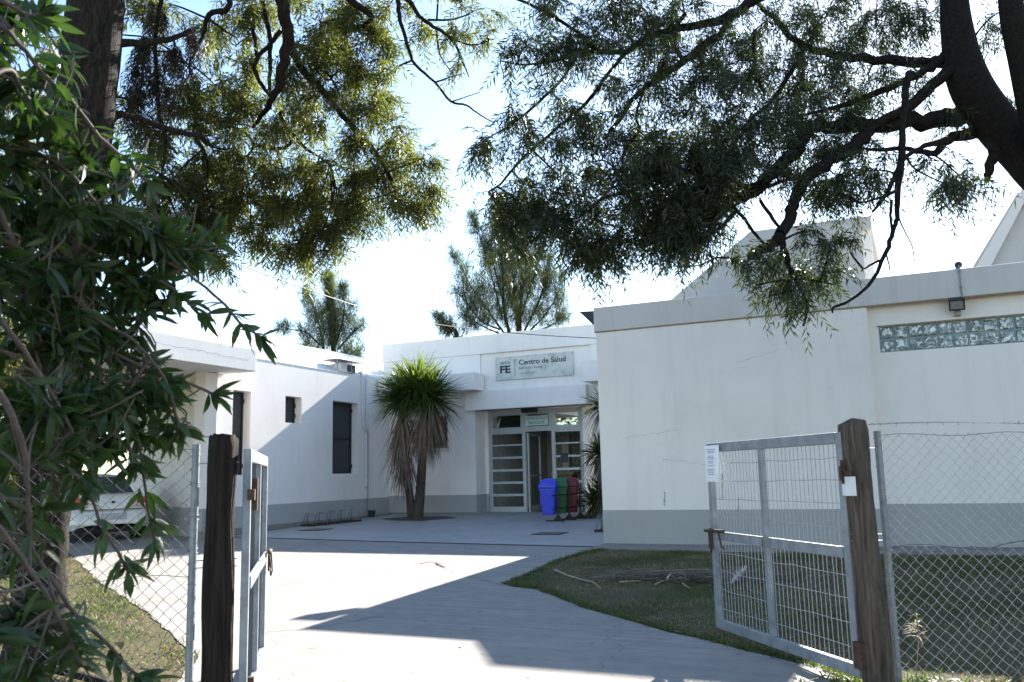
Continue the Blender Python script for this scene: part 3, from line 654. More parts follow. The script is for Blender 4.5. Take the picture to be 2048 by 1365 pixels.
# lower body: stations along the length, half profile mirrored
def sec(x, w_, zb, zs, zt, tuck=.0):
    h = [(x, w_ * .90, zb), (x, w_ * .98, zb + .1), (x, w_, zs - .12), (x, w_ * .985, zs), (x, w_ * .93, zt - .02), (x, w_ * .80, zt), (x, w_ * .4, zt + .015)]
    return h + [(x, -p[1], p[2]) for p in h[::-1]]
loftc([sec(-.02, .70, .36, .66, .90), sec(.03, .80, .25, .72, .98), sec(.3, .85, .22, .78, 1.0), sec(.9, .865, .20, .80, .98), sec(1.6, .87, .2, .80, .96), sec(2.7, .87, .2, .80, .93), sec(3.6, .85, .2, .74, .88), sec(4.15, .80, .22, .66, .76), sec(4.3, .70, .34, .56, .62)], 'body', M['car'], car)
def sec2(x, w_, zb, zt):
    h = [(x, w_, zb), (x, w_ * .97, zb + (zt - zb) * .35), (x, w_ * .84, zt - .05), (x, w_ * .72, zt), (x, w_ * .35, zt + .02)]
    return h + [(x, -p[1], p[2]) for p in h[::-1]]
loftc([sec2(.62, .76, .93, .985), sec2(.95, .77, .93, 1.22), sec2(1.28, .77, .93, 1.43), sec2(1.9, .78, .93, 1.455), sec2(2.5, .78, .93, 1.40), sec2(3.2, .76, .9, .96)], 'cabin', M['car'], car)
gl_ = MB(); gl_.add([cp(.60, .62, .985), cp(.60, -.62, .985), cp(1.10, -.53, 1.345), cp(1.10, .53, 1.345)], [(0, 1, 2, 3)])
for v in range(4): x, y, z = gl_.v[v]; gl_.v[v] = tuple(np.array((x, y, z)) - ch * .055 + np.array((0, 0, .03)))
gl_.build('rear_window', M['carglass'], car)
for sy in (-1, 1):
    m = MB().add([cp(1.05, sy * .785, .97), cp(2.9, sy * .785, .95), cp(2.35, sy * .70, 1.34), cp(1.45, sy * .70, 1.36)], [(0, 1, 2, 3)]); m.build('side_window', M['carglass'], car)
    lampo = MB().add([cp(-.035, sy * .50, .72), cp(-.035, sy * .50, .92), cp(-.01, sy * .76, .925), cp(.24, sy * .868, .90), cp(.24, sy * .872, .72), cp(-.01, sy * .80, .70)], [(0, 1, 2, 5), (5, 2, 3, 4)]).build('tail_lamp', M['lamp_red'], car)
    MB().add([cp(-.041, sy * .51, .725), cp(-.041, sy * .51, .79), cp(-.038, sy * .68, .79), cp(-.036, sy * .70, .725)], [(0, 1, 2, 3)]).build('reversing_lamp', M['lamp_clear'], lampo)
    for x in (.78, 3.42):
        m = MB(); n = 20; P = []
        for yy, r in ((.86, .2), (.87, .30), (.86, .31), (.70, .31), (.69, .3)): P += [cp(x + cos(t) * r, sy * yy, .31 + sin(t) * r) for t in np.linspace(0, 2 * pi, n, endpoint=False)]
        m.add(P, [(i * n + k, i * n + (k + 1) % n, (i + 1) * n + (k + 1) % n, (i + 1) * n + k) for i in range(4) for k in range(n)])
        wo_ = m.build('wheel', M['tyre'], car)
        MB().add([cp(x + cos(t) * .2, sy * .875, .31 + sin(t) * .2) for t in np.linspace(0, 2 * pi, n, endpoint=False)], [tuple(range(n))]).build('hub', M['chrome'], wo_)
        arch = MB().add([cp(x + cos(t) * .37, sy * .876, .31 + sin(t) * .37) for t in np.linspace(-.3, pi + .3, 16)] , [tuple(range(16))]).build('wheel_arch', M['tyre'], car)
loftc([[(-.10, .66, .36), (-.10, .66, .60), (-.07, .66, .66)], [(-.11, .3, .36), (-.11, .3, .60), (-.08, .3, .66)], [(-.11, -.3, .36), (-.11, -.3, .60), (-.08, -.3, .66)], [(-.10, -.66, .36), (-.10, -.66, .60), (-.07, -.66, .66)], [(.05, -.86, .36), (.05, -.87, .60), (.07, -.86, .66)], ], 'bumper', M['car'], car, cap=False, sub=0)
MB().obox(cp(-.13, -.26, .46), cs, ch, (0, 0, 1), (0, -.01, 0), (.52, .01, .13)).build('number_plate', simple('plate_face', (.5, .52, .55), .5), car)
MB().obox(cp(-.125, -.70, .665), cs, ch, (0, 0, 1), (0, -.01, 0), (1.40, .05, .012)).build('boot_seam', M['black'], car)
MB().obox(cp(-.065, -.03, .80), cs, ch, (0, 0, 1), (0, -.01, 0), (.06, .01, .05)).build('boot_lock', M['black'], car)
MB().obox(cp(.1, -.7, .18), cs, ch, (0, 0, 1), (0, 0, 0), (1.4, 4.0, .12)).build('underside', M['tyre'], car)

# ------------------------------------------------------------------ gate posts, gates and chain link fences
def make_post(name, label, base, top, rad, mat, lean=(0, 0), nail=True):
    base, top = np.array(base, float), np.array(top, float); r = thing(name, label, 'post', base)
    n = 20; V = []; F = []; K = 30; ph = rng.uniform(0, 6, 6)
    for i in range(K + 1):
        t = i / K; c = base + (top - base) * t + np.array((.007 * sin(4 * t + ph[0]), .007 * sin(5 * t + ph[1]), 0))
        rr = rad * (1.08 - .1 * t + .05 * sin(9 * t + ph[2]) + .03 * sin(17 * t + ph[3]))
        for k in range(n):
            a = 2 * pi * k / n; q = rr * (1 + .06 * cos(3 * a + ph[4] + t) + .05 * cos(5 * a + ph[5] - 2 * t) + rng.normal(0, .008))
            V.append(c + np.array((cos(a) * q, sin(a) * q, rng.normal(0, .006) + (.02 * cos(a + 1) if i == K else 0))))
    F = [(i * n + k, i * n + (k + 1) % n, (i + 1) * n + (k + 1) % n, (i + 1) * n + k) for i in range(K) for k in range(n)] + [tuple(K * n + k for k in range(n))]
    MB().add(V, F).build('timber', mat, r, smooth=True); return r
pl_, pr_ = np.array((-3.635, 3.85)), np.array((-.385, 6.02))
fd = unit(pr_ - pl_); fn = np.array((fd[1], -fd[0]))                  # along the fence, towards the street
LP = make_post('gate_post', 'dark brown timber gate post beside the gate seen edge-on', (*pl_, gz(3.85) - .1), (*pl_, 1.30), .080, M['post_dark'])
RP = make_post('gate_post', 'weathered brown timber gate post leaning beside the wide open gate', (pr_[0] + .015, pr_[1], gz(6) - .1), (pr_[0] - .005, pr_[1], 1.33), .086, M['post'])

def make_gate(label, hinge, far, z0, z1, latch=True, fs=1, wm=None):
    hinge, far = np.array((*hinge, 0.)), np.array((*far, 0.)); d = unit(far - hinge); L = np.linalg.norm(far - hinge); s = np.array((d[1], -d[0], 0)) * fs
    g = thing('mesh_gate', label, 'gate', (*hinge[:2], z0), 'pair of metal gates'); up_ = (0, 0, 1); H = z1 - z0; B = hinge + np.array((0, 0, z0))
    t = .022; f = MB()
    f.obox(B, d, s, up_, (0, -t, 0), (.062, t, H)).obox(B, d, s, up_, (L - .055, -t, 0), (L, t, H))
    f.obox(B, d, s, up_, (.0622, -t, H - .075), (L - .0552, t, H)).obox(B, d, s, up_, (.0622, -t, 0), (L - .0552, t, .075))
    f.build('frame', M['steel'], g, bevel=.006)
    MB().obox(B, d, s, up_, (L * .53, -.02, .0752), (L * .53 + .05, .02, H - .0752)).build('centre_stile', M['steel'], g, bevel=.004)
    MB().obox(B, d, s, up_, (.0622, .012, H * .475), (L * .53 - .001, .03, H * .475 + .07)).obox(B, d, s, up_, (L * .53 + .051, .012, H * .475), (L - .0552, .03, H * .475 + .07)).build('middle_rail', M['steel'], g)
    wv = MB(); nW = 34
    for k in range(nW):
        x = .085 + (L - .17) * k / (nW - 1); b0 = rng.normal(0, .004, 4); off = -.012
        if .47 * L > 0: wv.tube([B + d * (x + b0[0]) + s * off + (0, 0, .06), B + d * (x + b0[1]) + s * off + (0, 0, H * .4), B + d * (x + b0[2]) + s * off + (0, 0, H * .7), B + d * (x + b0[3] * .5) + s * off + (0, 0, H - .06)], .0026, 4, False)
    for k in range(9):
        z = .09 + (H - .18) * (k + .5) / 9; P = []
        for i in range(9): P.append(B + d * (.06 + (L - .1) * i / 8) + s * -.017 + np.array((0, 0, z + rng.normal(0, .004) + .004 * sin(i * .7 + k))))
        wv.tube(P, .0027, 4, False)
    wv.build('wire_infill', wm or M['wire_pale'], g)
    if latch:
        lz = H * .475 + .06; lt = MB().tube([B + d * (L + .03) + s * .055 + (0, 0, lz + .01), B + d * (L - .30) + s * .055 + (0, 0, lz + .02)], .014, 8)
        lt.obox(B, d, s, up_, (L - .05, .036, lz - .14), (L - .005, .048, lz + .03)).tube([B + d * (L - .2) + s * .05 + (0, 0, lz), B + d * (L - .28) + s * .07 + (0, 0, lz - .1), B + d * (L - .33) + s * .07 + (0, 0, lz - .12)], .008, 6)
        lt.tube([B + d * (L - .09) + s * .06 + (0, 0, lz), B + d * (L - .1) + s * .07 + (0, 0, lz - .13), B + d * (L - .07) + s * .06 + (0, 0, lz - .17)], .008, 6)
        lt.build('latch', M['rust'], g)
    return g, B, d, s, L, H
g1, B1, d1, s1, L1, H1 = make_gate('open metal mesh gate with a paper notice, swung in beside the grass', (-.46, 6.0), (-1.665, 7.5), -.24, 1.275, fs=-1)
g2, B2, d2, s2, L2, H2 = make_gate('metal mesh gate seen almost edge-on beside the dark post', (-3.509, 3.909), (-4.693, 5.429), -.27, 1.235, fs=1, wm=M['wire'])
# hinges
hp = MB(); q = B1 - d1 * .02 + np.array((0, 0, H1 - .28))
hp.obox(q, d1, s1, (0, 0, 1), (-.07, .02, .0), (.0, .04, .03)).obox(q, d1, s1, (0, 0, 1), (-.012, .015, -.05), (.012, .043, .10)); hp.tube([q + (0, 0, -.03) + s1 * .05, q + (0, 0, .06) + s1 * .05], .012, 8)
hp.build('hinge', M['rust'], g1)
wpz = np.array((pr_[0], pr_[1], .93)); vdir = unit(np.array((-pr_[0], -pr_[1], 0)) + np.array((-.55, 0, 0)))
side = np.array((-vdir[1], vdir[0], 0)); pm = MB()
for k in range(7):
    a0 = -1.45 + k * .19; a1 = a0 + .19
    p0 = wpz + (vdir * cos(a0) + side * sin(a0)) * .108 ; p1 = wpz + (vdir * cos(a1) + side * sin(a1)) * .108
    pm.add([p0 - (0, 0, .06), p1 - (0, 0, .06), p1 + (0, 0, .06), p0 + (0, 0, .06)], [(0, 1, 2, 3)])
pm.build('hinge_plate', simple('white_painted_plate', (.66, .68, .69), .5), RP)
MB().obox(B1 + np.array((0, 0, .12)), d1, s1, (0, 0, 1), (-.07, .0, -.06), (.012, .044, .10)).build('hinge', M['rust'], g1)
for z in (H2 - .26, .16): MB().tube([B2 + s2 * .045 + (0, 0, z - .09), B2 + s2 * .045 + (0, 0, z + .09)], .018, 8).obox(B2 + np.array((0, 0, z)), d2, s2, (0, 0, 1), (-.10, .01, -.03), (.01, .05, .03)).build('hinge', M['rust'], g2)
# paper notice on the gate
pn_ = thing('paper_notice', 'white printed paper sheet fixed to the corner of the open gate', 'notice', B1 + d1 * (L1 - .15) + np.array((0, 0, 1.3)))
V = []; K = 8
for i in range(K + 1):
    t = i / K
    for j in range(5):
        u = j / 4; bow = .012 * sin(u * 3) * sin(t * 3.1) + .03 * (u ** 2) * max(0, t - .3)
        V.append(B1 + d1 * (L1 - .02 - .26 * u) + s1 * (.042 + bow) + np.array((0, 0, H1 - .02 - .30 * t)))
MB().add(V, [(i * 5 + j, i * 5 + j + 1, (i + 1) * 5 + j + 1, (i + 1) * 5 + j) for i in range(K) for j in range(4)]).build('sheet', M['paper'], pn_, smooth=True)
ln = MB()
for k, (z, wd) in enumerate(((.035, .16), (.05, .13), (.062, .15), (.09, .10), (.102, .14), (.114, .14), (.135, .12), (.147, .09), (.17, .15), (.20, .14), (.212, .15), (.228, .13), (.243, .12))):
    for i in range(6):
        u0 = .13 - wd / 2 + wd * i / 6
        bo = .012 * sin(u0 / .26 * 3) * sin(z / .30 * 3.1) + .03 * ((u0 + .01) / .26) ** 2 * max(0, z / .30 - .3)
        ln.obox(B1 + d1 * (L1 - .02 - u0) + s1 * (.046 + bo + .002) + np.array((0, 0, H1 - .02 - z)), -d1, s1, (0, 0, 1), (0, 0, 0), (wd / 6 * .82, .0012, .0042))
ln.build('printed_lines', M['ink'], pn_)

def chain_link(label, P0, dirv, L, ztop, zb, pole_u, side_n, wm):
    P0 = np.array((*P0, 0.)); d = np.array((*dirv, 0.)); s = np.array((*side_n, 0.))
    f = thing('chain_link_fence', label, 'fence', (*P0[:2], zb(0)))
    m = MB(); W, Hh = .082, .075; rows = int((ztop - zb(0) + .3) / (Hh / 2)); n = int(L / (W / 2)) + 2
    for i in range(0, n, 1):
        P = []
        for j in range(rows):
            z = ztop - .0 - j * Hh / 2
            x = (i + (.5 if (j + i) % 2 else -.5)) * W / 2 + W * .25
            x = min(max(x, 0), L)
            sag = .012 * sin(x * 2.3 + j * .13) + .006 * sin(x * 5.1 - j * .21)
            if z < zb(x) - .02: break
            P.append(P0 + d * (x + .006 * sin(j * .5 + i)) + s * (sag + .0016 * (1 if (j + i) % 2 else -1)) + np.array((0, 0, z + .008 * sin(x * 3.1))))
        if len(P) > 2: m.tube(P, .0021, 4, False)
    m.build('wire_mesh', wm, f)
    for k, z in enumerate((ztop, ztop - .72)):
        P = [P0 + d * (L * i / 14) + np.array((0, 0, z + .01 * sin(i * 1.3 + k) + (.03 * sin(i * .9) if k else 0))) + s * .01 for i in range(15)]
        MB().tube(P, .002, 5, False).build('straining_wire', M['wire'], f)
    br = MB(); zt = ztop + .07
    for ph in (0, pi):
        P = [P0 - d * .12 + d * ((L + .1) * i / 150) + np.array((0, .004 * cos(i * 1.1 + ph), zt + .004 * sin(i * 1.1 + ph) + .01 * sin(i * .05))) for i in range(151)]
        br.tube(P, .0014, 4, False)
    for i in range(int(L / .11)):
        c = P0 + d * (.05 + i * .11) + np.array((0, 0, zt)); a = rng.uniform(0, 6)
        for q in (0, 1.6): v = np.array((cos(a + q) * .3, sin(a + q) * .3, sin(a + q * 2))) * .016; br.tube([c - v, c + v], .0012, 3, False)
    br.build('barbed_wire', M['wire'], f)
    c = P0 + d * pole_u; MB().tube([c + (0, 0, zb(0) - .05), c + (0, 0, ztop + .03)], .022, 8).build('pole', M['rail'], f)
    tw = MB()
    for z in np.linspace(zb(0) + .1, ztop - .03, 9):
        tw.tube([c + np.array((cos(t) * .026, sin(t) * .026, z + t * .004)) for t in np.linspace(0, 9, 16)], .0018, 4, False)
    for z in (ztop - .08, ztop - .62, ztop - .66, zb(0) + .2):
        tw.tube([c + (0, 0, z), c - d * (pole_u + .22) + (0, 0, z + .005)], .003, 5)
    tw.build('tie_wires', M['steel'], f)
    return f
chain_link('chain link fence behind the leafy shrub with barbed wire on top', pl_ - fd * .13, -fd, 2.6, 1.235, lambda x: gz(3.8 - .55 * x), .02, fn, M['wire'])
chain_link('chain link fence running from the brown post past the glass block wall', pr_ + fd * .13, fd, 2.2, 1.245, lambda x: gz(6.1 + .55 * x), .02, fn, M['wire_pale'])
lw = MB().tube(smooth_path([(*at(1776, 1108, 5.6), .003), (*at(1830, 1105, 5.62), .003), (*at(1890, 1103, 5.6), .003)], 5)[:, :3], .0035, 5).tube(smooth_path([(*at(1942, 1093, 5.62), .003), (*at(1975, 1098, 5.62), .003), (*at(2010, 1088, 5.64), .003), (*at(2060, 1080, 5.66), .003)], 5)[:, :3], .0035, 5)
tag(lw.build('loose_wire', M['wire']), 'loose broken strand of wire hanging across the right chain link', 'wire')

# ------------------------------------------------------------------ overhead cable
ck = smooth_path([(*at(380, 480, 10.5), 1), (*at(455, 520, 11.3), 1), (*at(600, 574, 13), 1), (*at(740, 620, 14.6), 1), (*at(880, 650, 16.2), 1), (*at(1010, 665, 17.6), 1), (*at(1100, 672, 18.4), 1), (*at(1192, 677, 19.2), 1)], 8)
tag(MB().tube(ck[:, :3], .008, 6).build('overhead_cable', simple('cable_sheath', (.03, .026, .022), .6)), 'thin sagging overhead cable strung from the trees to the entrance block', 'cable')
# ------------------------------------------------------------------ foliage builders
DOWN = np.array((0, 0, -1.0))

def sprays(base, dirs, L, nl, ll, lw, droop=.35, spread=.9, curl=.25):
    """pinnate sprays: base (N,3), dirs (N,3), L (N,), nl leaflets each -> (N*nl,4,3) diamond leaflets + rachis quads"""
    N = len(base); dirs = unit(dirs); t = (np.arange(nl) + .6) / nl
    P = base[:, None] + dirs[:, None] * (L[:, None, None] * t[None, :, None]) + DOWN * (droop * L[:, None, None] * (t ** 2)[None, :, None])
    T = unit(dirs[:, None] + DOWN * (2 * droop * t)[None, :, None])
    rv = unit(rng.normal(0, 1, (N, 1, 3))); S = unit(np.cross(T, rv + np.zeros_like(T)))
    sg_ = np.where(np.arange(nl) % 2 == 0, 1., -1.)[None, :, None]
    D = unit(T * .75 + S * sg_ * spread + rng.normal(0, .22, (N, nl, 3)) + DOWN * curl)
    Wv = unit(np.cross(D, unit(np.cross(T, S) + rng.normal(0, .5, (N, nl, 3)))))
    l = ll * rng.uniform(.65, 1.15, (N, nl, 1)); w2 = lw * rng.uniform(.7, 1.2, (N, nl, 1))
    tip = P + D * l + DOWN * l * .12; mid = P + D * l * .45
    V = np.stack([P, mid + Wv * w2, tip, mid - Wv * w2], 2).reshape(-1, 4, 3)
    Ra = np.stack([P[:, :-1] - S[:, :-1] * .0015, P[:, :-1] + S[:, :-1] * .0015, P[:, 1:] + S[:, 1:] * .001, P[:, 1:] - S[:, 1:] * .001], 2).reshape(-1, 4, 3)
    return np.concatenate([V, Ra])

def px_path(pts, D, k=4, wscale=1.0):
    """pts rows (px,py,width_px[,dD]) of the photograph, D: depth or (start,end) -> smooth rows (x,y,z,r)"""
    n = len(pts); Ds = np.linspace(D[0], D[1], n) if hasattr(D, '__len__') else [D] * n; out = []
    for p, d in zip(pts, Ds):
        d = d + (p[3] if len(p) > 3 else 0); out.append((*at(p[0], p[1], d), max(.004, p[2] * wscale * d / FPX / 2)))
    S = smooth_path(out, k); S[:, 3] = np.maximum(S[:, 3], .003)
    S[1:-1, :3] += rng.normal(0, 1, (len(S) - 2, 3)) * S[1:-1, 3:4] * .18
    return S

def clump_points(px, py, rx, ry, D, dd, n):
    """n points inside an ellipsoid of foliage centred on that pixel at depth D"""
    q = rng.normal(0, 1, (n, 3)); q = unit(q) * (rng.uniform(0, 1, (n, 1)) ** .45)
    s = D / FPX
    return at(px, py, D) + q[:, :1] * rx * s * Rv + q[:, 1:2] * ry * s * Uv + q[:, 2:3] * dd * Fv

def make_crown(clumps, branches, L0, nl, ll, lw, down=.5, droop=.4, twig_r=.005, per=8):
    """returns leaf quads and a MB of twigs; every clump is a handful of feathery tufts at twig ends"""
    allb = np.concatenate([b[:, :3] for b in branches]); V = []; tw = MB()
    for (px, py, rx, ry, D, dd, n) in clumps:
        K = max(2, int(round(n / per))); Tc = clump_points(px, py, rx * .92, ry * .92, D, dd, K); c = Tc.mean(0)
        i = np.argmin(((allb - c) ** 2).sum(1)); a = allb[i]; ln = np.linalg.norm(c - a)
        if ln > .05:
            mid = (a + c) / 2 + rng.normal(0, .08 * ln, 3) + (0, 0, .06 * ln)
            main = smooth_path([(*a, twig_r * 2.2), (*mid, twig_r * 1.7), (*c, twig_r)], 4); tw.tube(main[:, :3], main[:, 3], 5, False)
        for e in Tc:
            j = np.argmin(((allb - e) ** 2).sum(1)); s0 = allb[j] if np.linalg.norm(allb[j] - e) < np.linalg.norm(c - e) else c
            v = e - s0; l = np.linalg.norm(v) + 1e-6; m_ = s0 + v * .5 + rng.normal(0, .10 * l, 3) + (0, 0, .08 * l); sp = smooth_path([(*s0, 1), (*m_, 1), (*e, 1)], 3)
            tw.tube(sp[:, :3], np.linspace(twig_r * .9, twig_r * .3, len(sp)), 4, False)
            T = unit(e - m_); k = max(3, int(rng.normal(per, per * .35))); ax_ = unit(T * .7 + DOWN * down * .6 + rng.normal(0, .25, 3))
            t = rng.uniform(0, 1, k); B = e - T * (t * min(.22, l * .6))[:, None] + rng.normal(0, .012, (k, 3))
            dirs = unit(ax_ * rng.uniform(.5, 1.2, (k, 1)) + rng.normal(0, .55, (k, 3)) + DOWN * down * .3)
            V.append(sprays(B, dirs, L0 * rng.uniform(.6, 1.2, k), nl, ll, lw, droop))
    return np.concatenate(V), tw

# ------------------------------------------------------------------ right tree (leans in from beyond the right edge)
tR = thing('pepper_tree', 'big dark tree leaning in over the right block, fine drooping leaves against the sun', 'tree', (*at(2330, 1330, 7.6)[:2], gz(7)))
base = np.array((*at(2330, 1330, 7.9)[:2], gz(7)))
trunk = smooth_path([(*base - (0, 0, .1), .36), (*(base * .5 + at(2180, 470, 8.1) * .5), .27), (*at(2150, 440, 8.1), .23), (*at(2068, 330, 8.2), .21), (*at(1990, 245, 8.3), .20), (*at(1938, 165, 8.35), .19), (*at(1915, 70, 8.4), .15), (*at(1905, -40, 8.6), .12), (*at(1890, -220, 9), .09), (*at(1840, -420, 9.3), .07)], 6)
trunk2 = smooth_path([(*at(2150, 430, 8.1), .16), (*at(2085, 290, 7.9), .13), (*at(2045, 130, 7.8), .11), (*at(2020, -20, 7.8), .10), (*at(2030, -250, 7.9), .09)], 6)
tb = MB().tube(trunk[:, :3], trunk[:, 3], 14, False).tube(trunk2[:, :3], trunk2[:, 3], 12, False)
tb.build('trunk', M['bark2'], tR, smooth=True)
RB = [
 px_path([(1945, 228, 46), (1880, 238, 36), (1804, 246, 30), (1691, 252, 27), (1630, 254, 26), (1608, 270, 27), (1589, 307, 27), (1520, 369, 26), (1476, 400, 23), (1418, 440, 20), (1367, 462, 14), (1320, 470, 7)], (8.45, 7.4)),
 px_path([(1740, 260, 26), (1708, 293, 28), (1657, 324, 27), (1623, 348, 26), (1596, 382, 24), (1585, 410, 23), (1575, 444, 24), (1560, 470, 24)], (8.0, 7.2)),
 px_path([(1562, 466, 23), (1545, 490, 22), (1520, 502, 20), (1497, 514, 17)], 7.2),
 px_path([(1560, 468, 15), (1568, 494, 13), (1575, 525, 12), (1589, 556, 11), (1603, 580, 9), (1614, 608, 7), (1612, 630, 6), (1607, 652, 4)], (7.2, 7.0)),
 px_path([(1825, 150, 18), (1814, 160, 15), (1806, 256, 13), (1804, 307, 15), (1796, 375, 13), (1794, 430, 10), (1788, 455, 9), (1777, 494, 9), (1763, 525, 8), (1742, 566, 7), (1712, 593, 6), (1690, 607, 6), (1667, 615, 6), (1665, 626, 3)], (7.6, 6.8)),
 px_path([(1806, 310, 11), (1795, 340, 10), (1780, 375, 9), (1757, 410, 7), (1745, 425, 4)], 7.3),
 px_path([(1794, 380, 8), (1772, 392, 6), (1745, 400, 5), (1722, 407, 3)], 7.2),
 px_path([(1783, 400, 7), (1782, 440, 6), (1786, 470, 5)], 7.1),
 px_path([(1765, 520, 6), (1745, 528, 5), (1722, 543, 3)], 7.0), px_path([(1772, 505, 4), (1778, 530, 3), (1781, 548, 2)], 7.0),
 px_path([(1796, 432, 4), (1808, 460, 3), (1824, 492, 2.5), (1829, 524, 2)], 7.0),
 px_path([(1975, 262, 40), (1940, 268, 26), (1896, 280, 20), (1872, 305, 14), (1841, 304, 11), (1807, 297, 10), (1760, 300, 8), (1722, 297, 5)], (8.5, 7.6)),
 px_path([(1896, 280, 15), (1850, 292, 10), (1812, 313, 9), (1802, 330, 7)], (8, 7.4)),
 px_path([(1930, 110, 40), (1888, 150, 24), (1841, 190, 22), (1811, 218, 19), (1760, 242, 16), (1735, 262, 14)], (8.4, 8.0)),
 px_path([(1935, 90, 40), (1880, 120, 26), (1828, 126, 22), (1725, 117, 18), (1664, 109, 16), (1616, 96, 14), (1582, 76, 13), (1555, 44, 12), (1514, 5, 9), (1490, -30, 7)], (8.5, 8.8)),
 px_path([(1880, 120, 22), (1841, 147, 16), (1760, 183, 14), (1691, 208, 11), (1650, 220, 8), (1590, 235, 5)], (8.4, 8.4)),
 px_path([(1900, -180, 40), (1760, -120, 30), (1620, -60, 24), (1514, -2, 21), (1463, 31, 20), (1401, 50, 17), (1330, 64, 15), (1292, 78, 12), (1250, 104, 12), (1190, 104, 10), (1151, 113, 8), (1102, 123, 6), (1046, 130, 4), (1005, 123, 3)], (8.9, 7.6)),
 px_path([(1466, 28, 15), (1439, 68, 14), (1384, 108, 15), (1340, 143, 14), (1295, 174, 12), (1262, 203, 10), (1235, 246, 8), (1211, 276, 5)], (8.4, 7.7)),
 px_path([(1255, 103, 9), (1226, 136, 8), (1200, 169, 8), (1172, 207, 8), (1112, 260, 7), (1049, 313, 6), (1003, 366, 5), (977, 384, 3)], (7.8, 7.5)),
 px_path([(1154, 112, 7), (1135, 142, 6), (1112, 172, 6), (1074, 207, 6), (1032, 243, 5), (979, 275, 3)], (7.7, 7.4)),
 px_path([(1192, 100, 7), (1165, 75, 7), (1137, 53, 7), (1070, 14, 6), (1032, -2, 5)], (7.7, 7.8)),
 px_path([(1290, 175, 6), (1272, 230, 5), (1278, 262, 5), (1250, 300, 6), (1240, 345, 5), (1205, 398, 4), (1165, 430, 4), (1120, 452, 3)], (7.7, 7.4)),
 px_path([(1420, 330, 5), (1380, 345, 6), (1340, 352, 6), (1290, 370, 6), (1240, 388, 6), (1198, 402, 6), (1188, 440, 5), (1150, 470, 3)], (7.6, 7.3)),
 px_path([(1520, 369, 12), (1470, 375, 10), (1420, 360, 9), (1370, 340, 8), (1300, 330, 5)], (7.6, 7.5)),
 px_path([(1475, 420, 9), (1440, 455, 8), (1400, 480, 6), (1382, 500, 4)], (7.4, 7.2)), px_path([(1455, 405, 8), (1490, 440, 8), (1512, 470, 7), (1540, 498, 5)], (7.4, 7.2)),
 px_path([(1520, 400, 7), (1540, 430, 8), (1562, 462, 6)], 7.3), px_path([(1500, 385, 10), (1560, 365, 8), (1600, 352, 6)], 7.6),
 px_path([(1480, 525, 5), (1440, 515, 4), (1400, 530, 3), (1372, 534, 2)], 7.1), px_path([(1420, 500, 4), (1425, 530, 3), (1415, 562, 2)], 7.1), px_path([(1512, 570, 4), (1560, 562, 4), (1600, 558, 4), (1650, 566, 4), (1670, 570, 2)], 7.0),
 px_path([(1370, 28, 11), (1350, 58, 9), (1352, 90, 8), (1368, 120, 9), (1400, 112, 7)], (8.2, 7.9)), px_path([(1610, 95, 10), (1590, 130, 9), (1545, 200, 8), (1500, 240, 6)], (8.6, 8)), px_path([(1510, 60, 9), (1508, 110, 8), (1518, 160, 8), (1530, 190, 7)], 8.3),
]
bb = MB()
for b in RB: bb.tube(b[:, :3], b[:, 3], 8 if b[0, 3] > .03 else 6, False)
bb.build('branches', M['bark2'], tR, smooth=True)
stub = px_path([(1990, 290, 26), (1985, 315, 22), (1978, 345, 16), (1973, 366, 9)], 8.1); MB().tube(stub[:, :3], stub[:, 3], 8).build('broken_stub', M['bark2'], tR, smooth=True)
